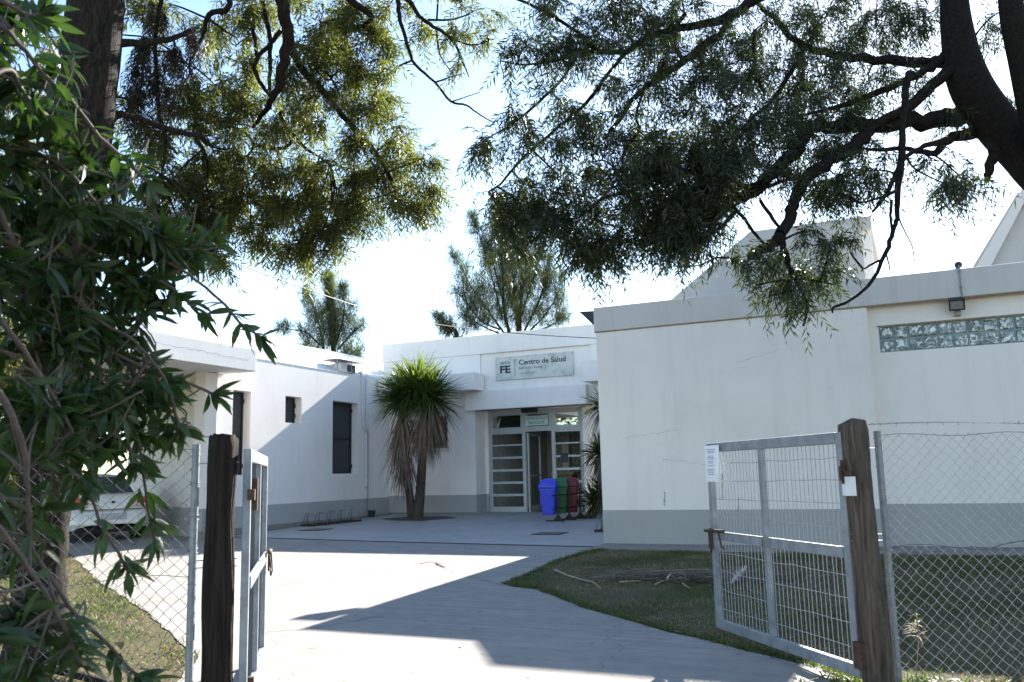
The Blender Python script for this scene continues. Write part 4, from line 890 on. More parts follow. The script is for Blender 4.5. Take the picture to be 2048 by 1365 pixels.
RC = [  # px, py, rx, ry, depth, half depth, sprays
 (1090, 10, 70, 30, 7.8, .3, 34), (1170, 70, 60, 45, 7.7, .35, 60), (1050, 90, 55, 40, 7.6, .3, 42), (1110, 110, 70, 30, 7.6, .3, 44), (1230, 20, 70, 40, 8.0, .5, 62), (1290, 50, 60, 50, 8.1, .5, 66),
 (1360, 10, 70, 40, 8.3, .6, 70), (1440, 70, 60, 60, 8.3, .5, 62), (1540, 40, 80, 60, 8.8, .7, 95), (1640, 40, 80, 60, 9.0, .8, 100), (1740, 40, 80, 70, 9.1, .8, 100), (1830, 50, 70, 70, 9.2, .7, 80),
 (1330, 120, 60, 40, 7.9, .4, 50), (1400, 170, 70, 50, 7.9, .5, 60), (1470, 130, 70, 50, 8.3, .6, 66), (1560, 150, 80, 55, 8.5, .7, 100), (1650, 150, 80, 60, 8.7, .8, 110), (1740, 160, 70, 50, 8.7, .7, 80), (1820, 190, 50, 40, 8.6, .5, 30),
 (1310, 190, 50, 40, 7.7, .4, 40), (1250, 160, 45, 35, 7.7, .3, 26), (1400, 250, 90, 45, 7.8, .6, 100), (1500, 240, 80, 50, 7.9, .7, 110), (1590, 230, 70, 50, 8.1, .6, 90), (1690, 225, 60, 30, 8.2, .4, 40),
 (1300, 270, 70, 40, 7.6, .5, 74), (1380, 320, 90, 50, 7.6, .6, 150), (1470, 320, 80, 50, 7.6, .6, 140), (1290, 340, 70, 45, 7.5, .5, 100), (1550, 330, 50, 40, 7.7, .4, 55), (1400, 385, 80, 40, 7.5, .5, 130), (1330, 400, 70, 35, 7.4, .5, 90),
 (1350, 452, 55, 28, 7.3, .35, 130), (1410, 450, 35, 30, 7.3, .3, 44), (1310, 458, 28, 22, 7.3, .25, 40), (1260, 410, 50, 30, 7.4, .4, 46), (1340, 500, 30, 14, 7.3, .2, 12),
 (1130, 200, 50, 40, 7.6, .3, 26), (1170, 250, 50, 40, 7.6, .35, 34), (1230, 250, 45, 45, 7.6, .35, 38), (1100, 290, 50, 36, 7.5, .3, 26), (1050, 260, 40, 30, 7.5, .25, 20), (975, 280, 38, 22, 7.4, .2, 34), (1020, 225, 35, 24, 7.4, .2, 18), (1190, 320, 50, 40, 7.5, .35, 44), (1120, 350, 50, 36, 7.5, .3, 34),
 (1050, 355, 45, 30, 7.5, .25, 26), (995, 385, 26, 18, 7.5, .18, 20), (1040, 410, 42, 28, 7.4, .22, 34), (1100, 430, 55, 34, 7.4, .28, 58), (1025, 450, 40, 28, 7.4, .22, 40), (1165, 420, 45, 45, 7.4, .3, 64), (1060, 490, 40, 26, 7.4, .2, 20), (1190, 480, 40, 34, 7.3, .25, 60), (1195, 515, 22, 20, 7.3, .18, 18), (1150, 490, 34, 24, 7.4, .2, 26), (1000, 500, 24, 24, 7.4, .15, 10), (1225, 445, 35, 40, 7.4, .25, 34),
 (1590, 300, 60, 30, 7.9, .4, 26), (1660, 300, 50, 30, 8, .4, 26), (1680, 350, 60, 40, 7.6, .4, 50), (1750, 340, 45, 40, 7.4, .3, 36), (1740, 280, 40, 20, 8.0, .3, 18), (1640, 385, 50, 20, 7.5, .3, 18), (1690, 395, 40, 16, 7.4, .2, 12), (1880, 320, 40, 26, 7.6, .3, 24), (1920, 360, 50, 34, 7.6, .3, 42), (1870, 375, 40, 24, 7.5, .25, 18), (1900, 230, 40, 20, 8.4, .3, 10), (1960, 90, 40, 50, 8.8, .3, 26), (1990, 30, 40, 40, 8.8, .3, 24), (2000, 190, 20, 20, 8.6, .2, 6),
 (1570, 505, 60, 30, 7.1, .25, 40), (1640, 500, 50, 28, 7.1, .25, 40), (1520, 520, 55, 26, 7.1, .25, 34), (1600, 545, 50, 30, 7.0, .25, 46), (1680, 500, 30, 26, 7.0, .2, 22), (1555, 575, 40, 26, 7.0, .2, 34), (1625, 470, 50, 20, 7.1, .2, 24), (1470, 510, 26, 18, 7.1, .15, 10), (1600, 590, 24, 18, 7.0, .15, 10), (1640, 540, 40, 20, 7.0, .2, 16),
 (1700, -100, 160, 70, 9.4, .9, 120), (1450, -90, 160, 60, 8.8, .8, 110), (1200, -70, 140, 50, 8.2, .6, 80), (1950, -90, 120, 80, 9.2, .9, 80),
]
RC = [(*c[:6], int(c[6] * (1.6 if c[4] > 7.15 else .9))) for c in RC]
V, tw = make_crown(RC, RB, .27, 14, .085, .0066, .55, .45)
quads('leaves', V, 4, M['leaf_r'], tR); tw.build('twigs', M['bark2'], tR)

# ------------------------------------------------------------------ left tree
bL = at(78, 1318, 6.75); bL[2] = gz(bL[1])
tL = thing('shade_tree', 'tall tree with a thick dark trunk behind the left fence and olive foliage', 'tree', bL)
lt_ = smooth_path([(*bL - (0, 0, .15), .33), (*at(78, 1240, 6.75), .215), (*at(82, 1080, 6.75), .19), (*at(106, 850, 6.75), .19), (*at(130, 600, 6.75), .195), (*at(158, 330, 6.8), .215), (*at(182, 100, 6.85), .215), (*at(200, -60, 6.9), .20), (*at(230, -330, 7.1), .16), (*at(300, -650, 7.5), .1)], 8)
MB().tube(lt_[:, :3], lt_[:, 3] * (1 + rng.normal(0, .03, len(lt_))), 18, False).build('trunk', M['bark'], tL, smooth=True)
LB = [
 px_path([(205, -150, 60), (330, -190, 44), (460, -140, 36), (554, -15, 28), (572, 44, 25), (574, 92, 23), (561, 154, 18), (545, 198, 14), (525, 228, 10), (506, 255, 6)], (7.0, 8.6)),
 px_path([(575, 90, 16), (608, 144, 15), (632, 167, 14), (670, 212, 12), (700, 247, 11), (733, 283, 10), (768, 330, 9), (793, 392, 5), (800, 420, 3)], (8.4, 8.8)),
 px_path([(520, -20, 12), (530, 30, 11), (540, 80, 10), (540, 130, 9), (538, 185, 8)], (8.4, 8.6)),
 px_path([(562, 62, 10), (535, 95, 9), (515, 115, 9), (510, 140, 9), (522, 168, 8), (540, 192, 8)], 8.5), px_path([(505, 60, 8), (512, 90, 8), (512, 112, 7)], 8.5),
 px_path([(575, 98, 12), (600, 92, 11), (625, 105, 10), (650, 140, 7), (670, 170, 4)], 8.6),
 px_path([(350, -170, 22), (430, -60, 16), (458, 0, 12), (452, 20, 12), (418, 30, 11), (406, 70, 7), (388, 108, 5), (378, 130, 3)], (7.6, 8.2)), px_path([(420, 40, 6), (450, 62, 4), (470, 75, 2)], 8.2),
 px_path([(215, 80, 24), (255, 86, 16), (300, 84, 14), (345, 78, 11), (380, 60, 8)], (6.9, 7.6)), px_path([(300, 84, 7), (288, 120, 6), (284, 160, 5), (280, 200, 2)], 7.5), px_path([(330, -40, 10), (312, 60, 9), (312, 120, 9), (318, 226, 8), (328, 260, 7), (330, 310, 6), (322, 350, 3)], 7.6),
 px_path([(190, 230, 20), (260, 232, 14), (325, 256, 13), (393, 272, 11), (420, 290, 8), (450, 300, 4)], (6.9, 8.0)), px_path([(390, 270, 6), (400, 290, 6), (408, 300, 4)], 8),
 px_path([(560, 225, 7), (570, 250, 7), (608, 294, 7), (632, 310, 5), (660, 330, 3)], 8.6), px_path([(585, 282, 7), (570, 296, 7), (545, 297, 8), (520, 293, 8), (508, 288, 7), (500, 276, 5)], 8.6), px_path([(508, 292, 7), (500, 306, 6), (478, 322, 4)], 8.6),
 px_path([(640, -60, 22), (720, -40, 16), (800, -10, 12), (822, 8, 9), (845, 39, 8), (873, 56, 7), (905, 82, 6), (926, 125, 4), (938, 155, 2)], (8.2, 8.8)),
 px_path([(795, 0, 10), (800, 39, 8), (814, 88, 7), (831, 130, 6), (870, 165, 5), (901, 203, 5), (933, 211, 4), (960, 230, 3), (990, 247, 2)], (8.6, 8.9)),
 px_path([(868, 166, 4), (900, 155, 3), (925, 148, 2)], 8.8), px_path([(905, 203, 3), (930, 195, 2), (960, 185, 1.5)], 8.8), px_path([(905, 80, 4), (945, 90, 3), (990, 78, 2)], 8.8), px_path([(845, 40, 5), (900, 40, 4), (935, 30, 3)], 8.8), px_path([(873, 56, 5), (880, 110, 3), (915, 160, 2)], 8.8),
 px_path([(640, -60, 20), (700, 0, 14), (745, 35, 11), (700, 60, 7), (690, 40, 5)], (8.2, 8.8)),
]
bb = MB()
for b in LB: bb.tube(b[:, :3], b[:, 3], 8 if b[0, 3] > .03 else 6, False)
bb.build('branches', M['bark'], tL, smooth=True)
LC = [
 (300, 20, 80, 50, 8.2, .6, 70), (390, 40, 60, 60, 8.4, .5, 40), (470, 60, 50, 50, 8.6, .5, 36), (510, 20, 60, 50, 8.6, .5, 60), (640, 30, 70, 60, 8.7, .6, 110), (720, 40, 60, 60, 8.8, .6, 110), (760, 80, 30, 50, 8.8, .4, 42), (650, 110, 70, 50, 8.7, .6, 110), (730, 140, 55, 50, 8.8, .5, 92),
 (770, 190, 32, 40, 8.8, .4, 40), (480, 130, 50, 50, 8.6, .5, 70), (590, 180, 60, 50, 8.6, .5, 74), (670, 200, 60, 45, 8.7, .5, 76), (440, 180, 50, 40, 8.5, .5, 62), (500, 210, 50, 40, 8.6, .5, 62), (740, 230, 50, 36, 8.8, .4, 50), (790, 270, 45, 34, 8.8, .4, 54), (700, 280, 55, 40, 8.7, .5, 70),
 (620, 250, 60, 40, 8.7, .5, 66), (550, 260, 50, 40, 8.6, .5, 56), (460, 250, 50, 40, 8.5, .5, 66), (390, 220, 50, 40, 8.3, .5, 62), (350, 170, 50, 50, 8.0, .4, 46), (840, 320, 36, 30, 8.9, .3, 42), (770, 340, 50, 36, 8.8, .4, 76), (850, 380, 40, 28, 8.9, .3, 58), (800, 400, 40, 30, 8.8, .35, 52), (700, 350, 55, 40, 8.7, .4, 76), (630, 340, 55, 40, 8.7, .45, 76),
 (560, 340, 55, 40, 8.6, .45, 80), (480, 330, 55, 40, 8.5, .45, 80), (400, 310, 55, 40, 8.3, .5, 80), (330, 280, 50, 45, 8.0, .5, 66), (720, 410, 60, 34, 8.8, .4, 86), (640, 410, 60, 36, 8.7, .4, 92), (560, 420, 60, 36, 8.6, .4, 92), (490, 400, 50, 36, 8.5, .4, 76), (420, 380, 55, 36, 8.3, .4, 84), (340, 360, 55, 40, 8.0, .5, 84), (840, 425, 24, 14, 8.9, .2, 14),
 (640, 470, 50, 26, 8.7, .3, 62), (590, 490, 46, 26, 8.6, .3, 56), (630, 510, 34, 18, 8.7, .25, 32), (550, 485, 36, 24, 8.6, .3, 36), (690, 450, 30, 18, 8.8, .25, 18), (500, 455, 34, 20, 8.5, .3, 26), (440, 440, 45, 28, 8.3, .35, 50), (370, 440, 50, 30, 8.1, .4, 60), (300, 430, 50, 40, 7.9, .5, 70), (400, 490, 40, 22, 8.0, .3, 36), (430, 520, 22, 14, 7.9, .2, 18),
 (250, 350, 50, 50, 7.8, .5, 60), (60, 60, 70, 60, 8.0, .6, 44), (40, 190, 60, 60, 8.0, .6, 50), (60, 330, 60, 60, 7.8, .6, 56), (40, 460, 60, 60, 7.8, .6, 60), (270, 230, 40, 50, 7.8, .4, 40),
 (840, 20, 50, 22, 8.7, .3, 24), (900, 60, 50, 26, 8.8, .3, 22), (950, 20, 50, 24, 8.8, .3, 24), (860, 60, 26, 28, 8.8, .2, 16), (990, 60, 26, 18, 8.8, .2, 6), (920, 130, 26, 26, 8.8, .2, 8), (780, 20, 30, 20, 8.8, .3, 22),
 (560, -80, 160, 60, 8.6, .8, 120), (260, -90, 160, 70, 7.9, .8, 100), (850, -70, 140, 50, 8.8, .6, 60),
]
LC = [(*c[:6], int(c[6] * 1.28)) for c in LC]
V, tw = make_crown(LC, LB, .25, 14, .095, .0070, .45, .4)
quads('leaves', V, 4, M['leaf_l'], tL); tw.build('twigs', M['bark'], tL)
DC = [(275, 140, 22, 55, 7.4, .15, 40), (300, 95, 26, 50, 7.5, .2, 50), (345, 100, 18, 28, 7.6, .15, 34), (318, 175, 20, 40, 7.6, .15, 36), (262, 190, 14, 24, 7.4, .1, 16), (380, 65, 16, 26, 7.7, .12, 26), (310, 30, 30, 30, 7.6, .2, 30)]
DC = [(*c[:6], int(c[6] * 1.3)) for c in DC]; V, tw = make_crown(DC, LB, .2, 16, .07, .005, 2.2, .9); quads('dead_foliage', V, 4, M['leaf_dead'], tL); tw.build('dead_twigs', M['bark'], tL)

# ------------------------------------------------------------------ foreground shrub, broad leaves in whorls
sh_base = np.array((-2.9, 1.4, gz(1.4)))
sh = thing('bottlebrush_shrub', 'leafy green shrub in the left foreground with broad glossy pointed leaves', 'shrub', sh_base)
SB = [
 px_path([(-60, 380, 12), (0, 420, 11), (55, 455, 10), (85, 475, 10), (150, 480, 9), (219, 484, 9), (308, 511, 8), (376, 549, 6), (444, 604, 5), (479, 645, 4), (528, 678, 3)], (2.0, 2.3)),
 px_path([(219, 500, 5), (260, 540, 4), (328, 566, 4), (379, 607, 4), (420, 632, 3)], (2.15, 2.25)),
 px_path([(100, 560, 8), (150, 600, 8), (205, 648, 7), (260, 675, 7), (300, 717, 6), (328, 754, 6), (342, 792, 5), (352, 830, 4), (360, 860, 3)], (2.0, 2.2)),
 px_path([(215, 700, 5), (270, 728, 5), (325, 751, 5), (386, 771, 4), (434, 793, 3)], (2.1, 2.3)),
 px_path([(85, 475, 9), (120, 520, 9), (146, 562, 9), (172, 620, 8), (190, 660, 8), (198, 720, 7), (200, 800, 6), (210, 850, 4)], (2.0, 2.1)),
 px_path([(235, 640, 4), (290, 633, 3.5), (320, 612, 3), (345, 600, 2)], 2.25),
 px_path([(-40, 760, 16), (0, 790, 15), (30, 850, 13), (50, 910, 11), (55, 980, 9), (60, 1060, 8), (68, 1105, 9), (113, 1173, 9), (147, 1225, 8), (212, 1286, 6), (246, 1324, 5), (288, 1364, 3)], (1.5, 1.75)),
 px_path([(120, 850, 6), (147, 920, 6), (178, 985, 5), (205, 1054, 4), (236, 1105, 4), (258, 1148, 3)], (1.9, 2.1)),
 px_path([(270, 860, 5), (280, 900, 4), (290, 979, 4), (301, 1047, 4), (312, 1090, 3)], (2.1, 2.2)),
 px_path([(-60, 20, 14), (0, 50, 12), (40, 90, 10), (90, 150, 8), (150, 210, 7), (200, 275, 6), (250, 320, 5), (300, 370, 3)], (1.7, 1.9)),
 px_path([(-40, 160, 12), (20, 140, 10), (40, 175, 8), (75, 215, 6), (100, 235, 4)], (1.6, 1.9)), px_path([(0, 420, 12), (40, 520, 12), (60, 640, 12), (85, 760, 11), (100, 900, 9), (110, 1000, 7)], (1.8, 2.0)),
 px_path([(0, 640, 12), (60, 720, 10), (110, 800, 8), (150, 880, 6), (160, 960, 4)], (1.7, 1.9)), px_path([(-60, -40, 14), (20, 10, 10), (60, 30, 8), (90, 25, 5)], (1.6, 1.7)), px_path([(-50, 1000, 14), (0, 1060, 12), (60, 1140, 9), (120, 1240, 6), (160, 1330, 4)], (1.4, 1.6)),
 px_path([(60, 300, 8), (120, 330, 7), (170, 380, 5), (210, 430, 4)], (1.9, 2.0)), px_path([(280, 500, 5), (330, 505, 4), (380, 498, 3), (430, 475, 2)], 2.25), px_path([(300, 717, 4), (260, 780, 4), (250, 850, 4), (265, 930, 3)], 2.1),
]
sb = MB()
for b in SB: sb.tube(b[:, :3], np.maximum(b[:, 3], .0018), 6, False)
for b in SB[:6:5] + SB[6:7] + SB[9:15]:
    s0 = b[0, :3]; mid = s0 * .5 + sh_base * .5 + np.array((0, -.1, .2)); sp = smooth_path([(*s0, b[0, 3]), (*mid, b[0, 3] * 1.6), (*sh_base, b[0, 3] * 2.2)], 5); sb.tube(sp[:, :3], sp[:, 3], 7, False)
sb.build('stems', simple('shrub_stem', (.085, .06, .05), .7, 0, .3, 60), sh, smooth=True)

def leaf_mesh(P, D, N, l, w_):
    """broad folded leaves: 2 quads each, (n,..) -> (2n,4,3)"""
    D = unit(D); S = unit(np.cross(D, N)); Nn = np.cross(S, D); l = l[:, None]; w_ = w_[:, None]
    p0 = P; p1 = P + D * l * .33; p2 = P + D * l * .70 + Nn * l * -.04; p3 = P + D * l + Nn * l * -.10; f = Nn * w_ * .28
    a1 = p1 + S * w_ * .92 + f; b1 = p1 - S * w_ * .92 + f; a2 = p2 + S * w_ * .78 + f * .8; b2 = p2 - S * w_ * .78 + f * .8
    return np.concatenate([np.stack([p0, a1, a2, p1 + (p2 - p1) * .5], 1), np.stack([p1 + (p2 - p1) * .5, a2, p3, p3], 1)[:, :3][:, [0, 1, 2, 2]], np.stack([p0, p1 + (p2 - p1) * .5, b2, b1], 1), np.stack([p1 + (p2 - p1) * .5, p3, p3, b2], 1)[:, [0, 1, 3, 3]]])
def tri_fix(V): return V
def leaves_obj(name, P, D, N, l, w_, mat, parent):
    D = unit(D); S = unit(np.cross(D, N)); Nn = np.cross(S, D); n = len(P); l = l[:, None]; w_ = w_[:, None]; f = Nn * w_ * .3
    rows = []
    for t, k, c in ((0, .06, 0), (.22, .72, 0), (.45, 1.0, -.01), (.72, .72, -.05), (1.0, .02, -.13)):
        m_ = P + D * l * t + Nn * l * c; rows.append((m_ + S * w_ * k + f * k, m_, m_ - S * w_ * k + f * k))
    V = np.stack([r for row in rows for r in row], 1)                       # (n,15,3)
    me = bpy.data.meshes.new(name); off = np.array(parent.location)
    me.vertices.add(n * 15); me.vertices.foreach_set('co', (V.reshape(-1, 3) - off).astype(np.float32).ravel())
    q = np.array([[i * 3 + j, i * 3 + j + 1, i * 3 + j + 4, i * 3 + j + 3] for i in range(4) for j in range(2)], dtype=np.int32)
    idx = (q[None] + (np.arange(n, dtype=np.int32) * 15)[:, None, None]).reshape(-1, 4)
    me.loops.add(idx.size); me.loops.foreach_set('vertex_index', idx.ravel()); me.polygons.add(len(idx)); me.polygons.foreach_set('loop_start', np.arange(len(idx), dtype=np.int32) * 4)
    me.polygons.foreach_set('use_smooth', np.ones(len(idx), dtype=bool)); me.update(calc_edges=True); me.validate(); me.materials.append(mat)
    o = bpy.data.objects.new(name, me); COL.objects.link(o); o.parent = parent; return o
def whorls(paths, tipn, alongn, l0, w0, start=.35):
    P = []; D = []
    for b in paths:
        T = unit(np.gradient(b[:, :3], axis=0)); n = len(b)
        for k in range(alongn):
            i = int(n * (start + (1 - start) * rng.uniform() ** .8)); i = min(i, n - 1)
            for _ in range(rng.integers(2, 5)):
                r = unit(rng.normal(0, 1, 3)); s = unit(np.cross(T[i], r)); P.append(b[i, :3] + rng.normal(0, .006, 3)); D.append(T[i] * .55 + s * .8 + DOWN * .15)
        for k in range(tipn):
            r = unit(rng.normal(0, 1, 3)); s = unit(np.cross(T[-1], r)); P.append(b[-1, :3] - T[-1] * rng.uniform(0, .03)); D.append(T[-1] * rng.uniform(.3, 1.1) + s * .75)
    return np.array(P), np.array(D)
P, D = whorls(SB, 9, 8, .09, .011, .28)
# side shoots filling the mass: (px,py,rx,ry,D,dd,shoots)
SC = [(20, 40, 60, 60, 1.9, .3, 7), (20, 160, 60, 60, 1.8, .35, 8), (30, 300, 50, 60, 1.9, .3, 7), (200, 330, 50, 40, 2.1, .2, 4), (60, 420, 70, 60, 2.0, .4, 11), (200, 440, 60, 40, 2.1, .3, 6), (330, 480, 60, 30, 2.25, .2, 10),
      (40, 540, 80, 60, 1.9, .4, 11), (190, 560, 60, 50, 2.1, .3, 7), (260, 560, 40, 40, 2.2, .2, 4), (60, 660, 80, 60, 1.9, .4, 11), (200, 670, 60, 40, 2.1, .3, 7), (70, 780, 80, 60, 1.8, .4, 8), (215, 790, 60, 50, 2.1, .3, 8), (310, 790, 50, 40, 2.2, .2, 4), (40, 900, 60, 60, 1.8, .4, 4), (190, 880, 50, 40, 2.0, .3, 2), (10, 1010, 40, 60, 1.7, .35, 3), (10, 1110, 40, 50, 1.7, .3, 3), (10, 1260, 40, 60, 1.5, .2, 3), (290, 850, 40, 30, 2.2, .2, 3), (30, 1340, 50, 30, 1.5, .2, 4)]
SH = []; allb = np.concatenate([b[:, :3] for b in SB]); tw = MB()
for (px, py, rx, ry, Dp, dd, n) in SC:
    for e in clump_points(px, py, rx, ry, Dp, dd, int(n * 2.1)):
        i = np.argmin(((allb - e) ** 2).sum(1)); a = allb[i]; v = e - a; ln = np.linalg.norm(v)
        v = v if ln > .03 else rng.normal(0, .05, 3); d_ = unit(v * .5 + np.array((.25, .05, -.25)) * .3 + rng.normal(0, .08, 3))
        p0 = e - d_ * rng.uniform(.08, .16); SH.append(np.array([(*(p0 + (e - p0) * t + DOWN * .02 * t * t), .002) for t in np.linspace(0, 1, 7)]))
        if ln < .35: p_ = smooth_path([(*a, .003), (*((a + p0) / 2 + rng.normal(0, .02, 3)), .0025), (*p0, .002)], 3); tw.tube(p_[:, :3], p_[:, 3], 4, False)
        tw.tube(SH[-1][:, :3], .0018, 4, False)
tw.build('shoots', simple('shoot_bark', (.10, .075, .055), .7, 0, .3, 60), sh)
P2, D2 = whorls(SH, 7, 3, .09, .011, .3)
P = np.vstack([P, P2]); D = np.vstack([D, D2]); n = len(P)
leaves_obj('leaves', P, D + rng.normal(0, .1, D.shape), unit(rng.normal(0, 1, (n, 3)) + np.array((0, 0, .8))), rng.uniform(.038, .09, n), rng.uniform(.0065, .011, n), M['leaf_s'], sh)

# ------------------------------------------------------------------ spiky plants by the entrance
def blades(P, D, L, w_, droop, seg=6):
    """sword leaves: (n) -> quads (n*seg,4,3)"""
    n = len(P); D = unit(D); S = unit(np.cross(D, np.array((0, 0, 1.)) + rng.normal(0, .25, (n, 3)))); rows = []
    for t in np.linspace(0, 1, seg + 1):
        c = P + D * (L * t)[:, None] + DOWN * (droop * L * t ** 2.2)[:, None]; k = (w_ * (1 - t ** 2.5) * (.55 + .45 * min(1, t * 4)) + .001)[:, None]
        rows.append((c + S * k, c - S * k))
    return np.concatenate([np.stack([rows[i][0], rows[i][1], rows[i + 1][1], rows[i + 1][0]], 1) for i in range(seg)])
def sphere_dirs(n, zmin, zmax):
    z = rng.uniform(zmin, zmax, n); a = rng.uniform(0, 2 * pi, n); r = np.sqrt(1 - z * z); return np.stack([r * np.cos(a), r * np.sin(a), z], 1)
pb = np.array((-11.95, 19.6, gz(19.6)))
pm_ = thing('palm', 'spiky crowned palm with a long skirt of dead leaves on two trunks', 'palm', pb)
h1, h2, h3 = at(858, 790, 22.4), at(808, 792, 22.6), at(834, 772, 22.45)
t1 = smooth_path([(*pb - (0, 0, .05), .16), (*at(840, 990, 22.6), .125), (*at(846, 900, 22.6), .115), (*at(852, 830, 22.6), .11), (*h1, .10)], 6)
t2 = smooth_path([(*(pb + (-.16, .05, -.05)), .12), (*at(818, 980, 22.6), .10), (*at(806, 900, 22.6), .10), (*at(803, 840, 22.6), .10), (*h2, .09)], 6)
MB().tube(t1[:, :3], t1[:, 3], 12).build('trunk', M['palmtrunk'], pm_, smooth=True); MB().tube(t2[:, :3], t2[:, 3], 12).build('trunk', M['palmtrunk'], pm_, smooth=True)
Vg = []; Vd = []
for hd, tr in ((h1, t1), (h2, t2), (h3, t1)):
    n = 420; d = sphere_dirs(n, -.2, 1); d[:, 2] *= .8; Vg.append(blades(hd + d * .08 + rng.normal(0, .07, (n, 3)), d, rng.uniform(.7, .98, n), rng.uniform(.016, .026, n), rng.uniform(.02, .22, n)))
    n = 170; d = sphere_dirs(n, -.5, .1); Vg.append(blades(hd + d * .05 - (0, 0, .1), d, rng.uniform(.7, 1.0, n), rng.uniform(.013, .02, n), rng.uniform(.2, .5, n)))
    if hd is h3: continue
    n = 430; t = rng.uniform(0, 1, n) ** (1.5 if hd is h1 else .9); i_ = np.clip(((1 - t * (.33 if hd is h1 else .55)) * (len(tr) - 1)).astype(int), 0, len(tr) - 1); c = tr[i_, :3]
    d = sphere_dirs(n, -1.0, -.45) * np.array((.62, .62, 1)); Vd.append(blades(c + rng.normal(0, .05, (n, 3)) - (0, 0, .1), d, rng.uniform(.6, 1.0, n) * (1 - .2 * t), rng.uniform(.012, .02, n), rng.uniform(.35, .9, n)))
n = 90; d = sphere_dirs(n, -.6, -.1); Vd.append(blades(h1 - (0, 0, .15) + d * .1, d, rng.uniform(.8, 1.05, n), rng.uniform(.008, .014, n), rng.uniform(.3, .6, n)))
quads('crown', np.concatenate(Vg), 4, M['leaf_p'], pm_); quads('dead_leaf_skirt', np.concatenate(Vd), 4, M['leaf_pd'], pm_)

yb = np.array((-7.35, 20.25, gz(20.2)))
yu = thing('spiky_plant', 'spiky green plant with long sword leaves behind the front block corner', 'plant', yb)
hs = [at(1206, 812, 21.6), at(1200, 905, 21.3), at(1206, 985, 21.2), at(1186, 1005, 21.2)]
ys_ = MB()
for i, h in enumerate(hs):
    p_ = smooth_path([(*(yb + (.1 * i, 0, -.05)), .07), (*((yb + h) / 2 + (.08, 0, 0)), .06), (*h, .05)], 5); ys_.tube(p_[:, :3], p_[:, 3], 9)
ys_.build('stems', M['palmtrunk'], yu, smooth=True)
Vg = []; Vd = []
for h, n in zip(hs, (170, 260, 200, 150)):
    d = sphere_dirs(n, -.45, 1); Vg.append(blades(h + d * .04, d + (0, 0, .15), rng.uniform(.45, .85, n), rng.uniform(.011, .018, n), rng.uniform(.05, .6, n)))
    m_ = n // 3; d = sphere_dirs(m_, -.9, -.1); Vd.append(blades(h - (0, 0, .08) + d * .04, d, rng.uniform(.4, .75, m_), rng.uniform(.009, .014, m_), rng.uniform(.3, .9, m_)))
quads('leaves', np.concatenate(Vg), 4, M['leaf_p'], yu); quads('dead_leaves', np.concatenate(Vd), 4, M['leaf_pd'], yu)

# ------------------------------------------------------------------ casuarinas behind the roofs
def casuarina(label, base_px, top_px, D, limbs, zg=0.3, dens=1.0, ll=.42, clumps=()):
    b = at(*base_px, D); top = at(*top_px, D); g0 = np.array((b[0], b[1], zg))
    r = thing('casuarina_tree', label, 'tree', g0, None); s = D / FPX
    tr = MB(); tk = smooth_path([(*g0, 7 * s), (*b, 5.5 * s), (*((b + top) / 2), 3.5 * s), (*top, .6 * s)], 6); tr.tube(tk[:, :3], tk[:, 3], 8, False); PL = [tk]
    for lim in limbs:
        lp_ = px_path(lim, D, 5); lp_[:, :3] += Fv * rng.uniform(-1.5, 1.5) * np.linspace(0, 1, len(lp_))[:, None] * dens; tr.tube(lp_[:, :3], lp_[:, 3], 5, False); PL.append(lp_)
    tr.build('trunk', M['bark2'], r, smooth=True)
    P = []; Dd = []
    for pl in PL:
        T = unit(np.gradient(pl[:, :3], axis=0)); L = np.linalg.norm(np.diff(pl[:, :3], axis=0), axis=1).sum(); n = int(L * 17 * dens)
        for k in range(n):
            t = rng.uniform(.22 if pl is not tk else .45, 1) ; i = min(int(t * len(pl)), len(pl) - 1)
            sd = unit(T[i] * .8 + rng.normal(0, .6, 3) + (0, 0, .15)); l = rng.uniform(.3, 1.15) * (1.25 - .85 * t) * ll * 2.1
            q = pl[i, :3] + sd * l; m_ = rng.integers(22, 34)
            c = pl[i, :3] + (q - pl[i, :3]) * rng.uniform(.1, 1, (m_, 1)) + rng.normal(0, .05, (m_, 3)); P.append(c); Dd.append(sd * .8 + rng.normal(0, .55, (m_, 3)) + (0, 0, .1))
    for (px, py, rx, ry, m_) in clumps:
        K = max(2, m_ // 17); Tc = clump_points(px, py, rx, ry, D, rx * s * 1.1, K)
        for e in Tc:
            c0_ = at(px, py + ry * .8, D); d_ = unit(e - c0_ + rng.normal(0, .2, 3) + (0, 0, .35)); q_ = rng.uniform(-.55, .55, (26, 1)); P.append(e + d_ * q_ * ll * 1.5 + rng.normal(0, .07, (26, 3))); Dd.append(d_ * 1.1 + rng.normal(0, .45, (26, 3)))
    P = np.concatenate(P); Dd = np.concatenate(Dd); n = len(P)
    quads('crown', blades(P, Dd, rng.uniform(.22, .5, n) * ll / .42, np.full(n, .016), rng.uniform(.1, .5, n), 1), 4, M['leaf_c'], r)
    return r
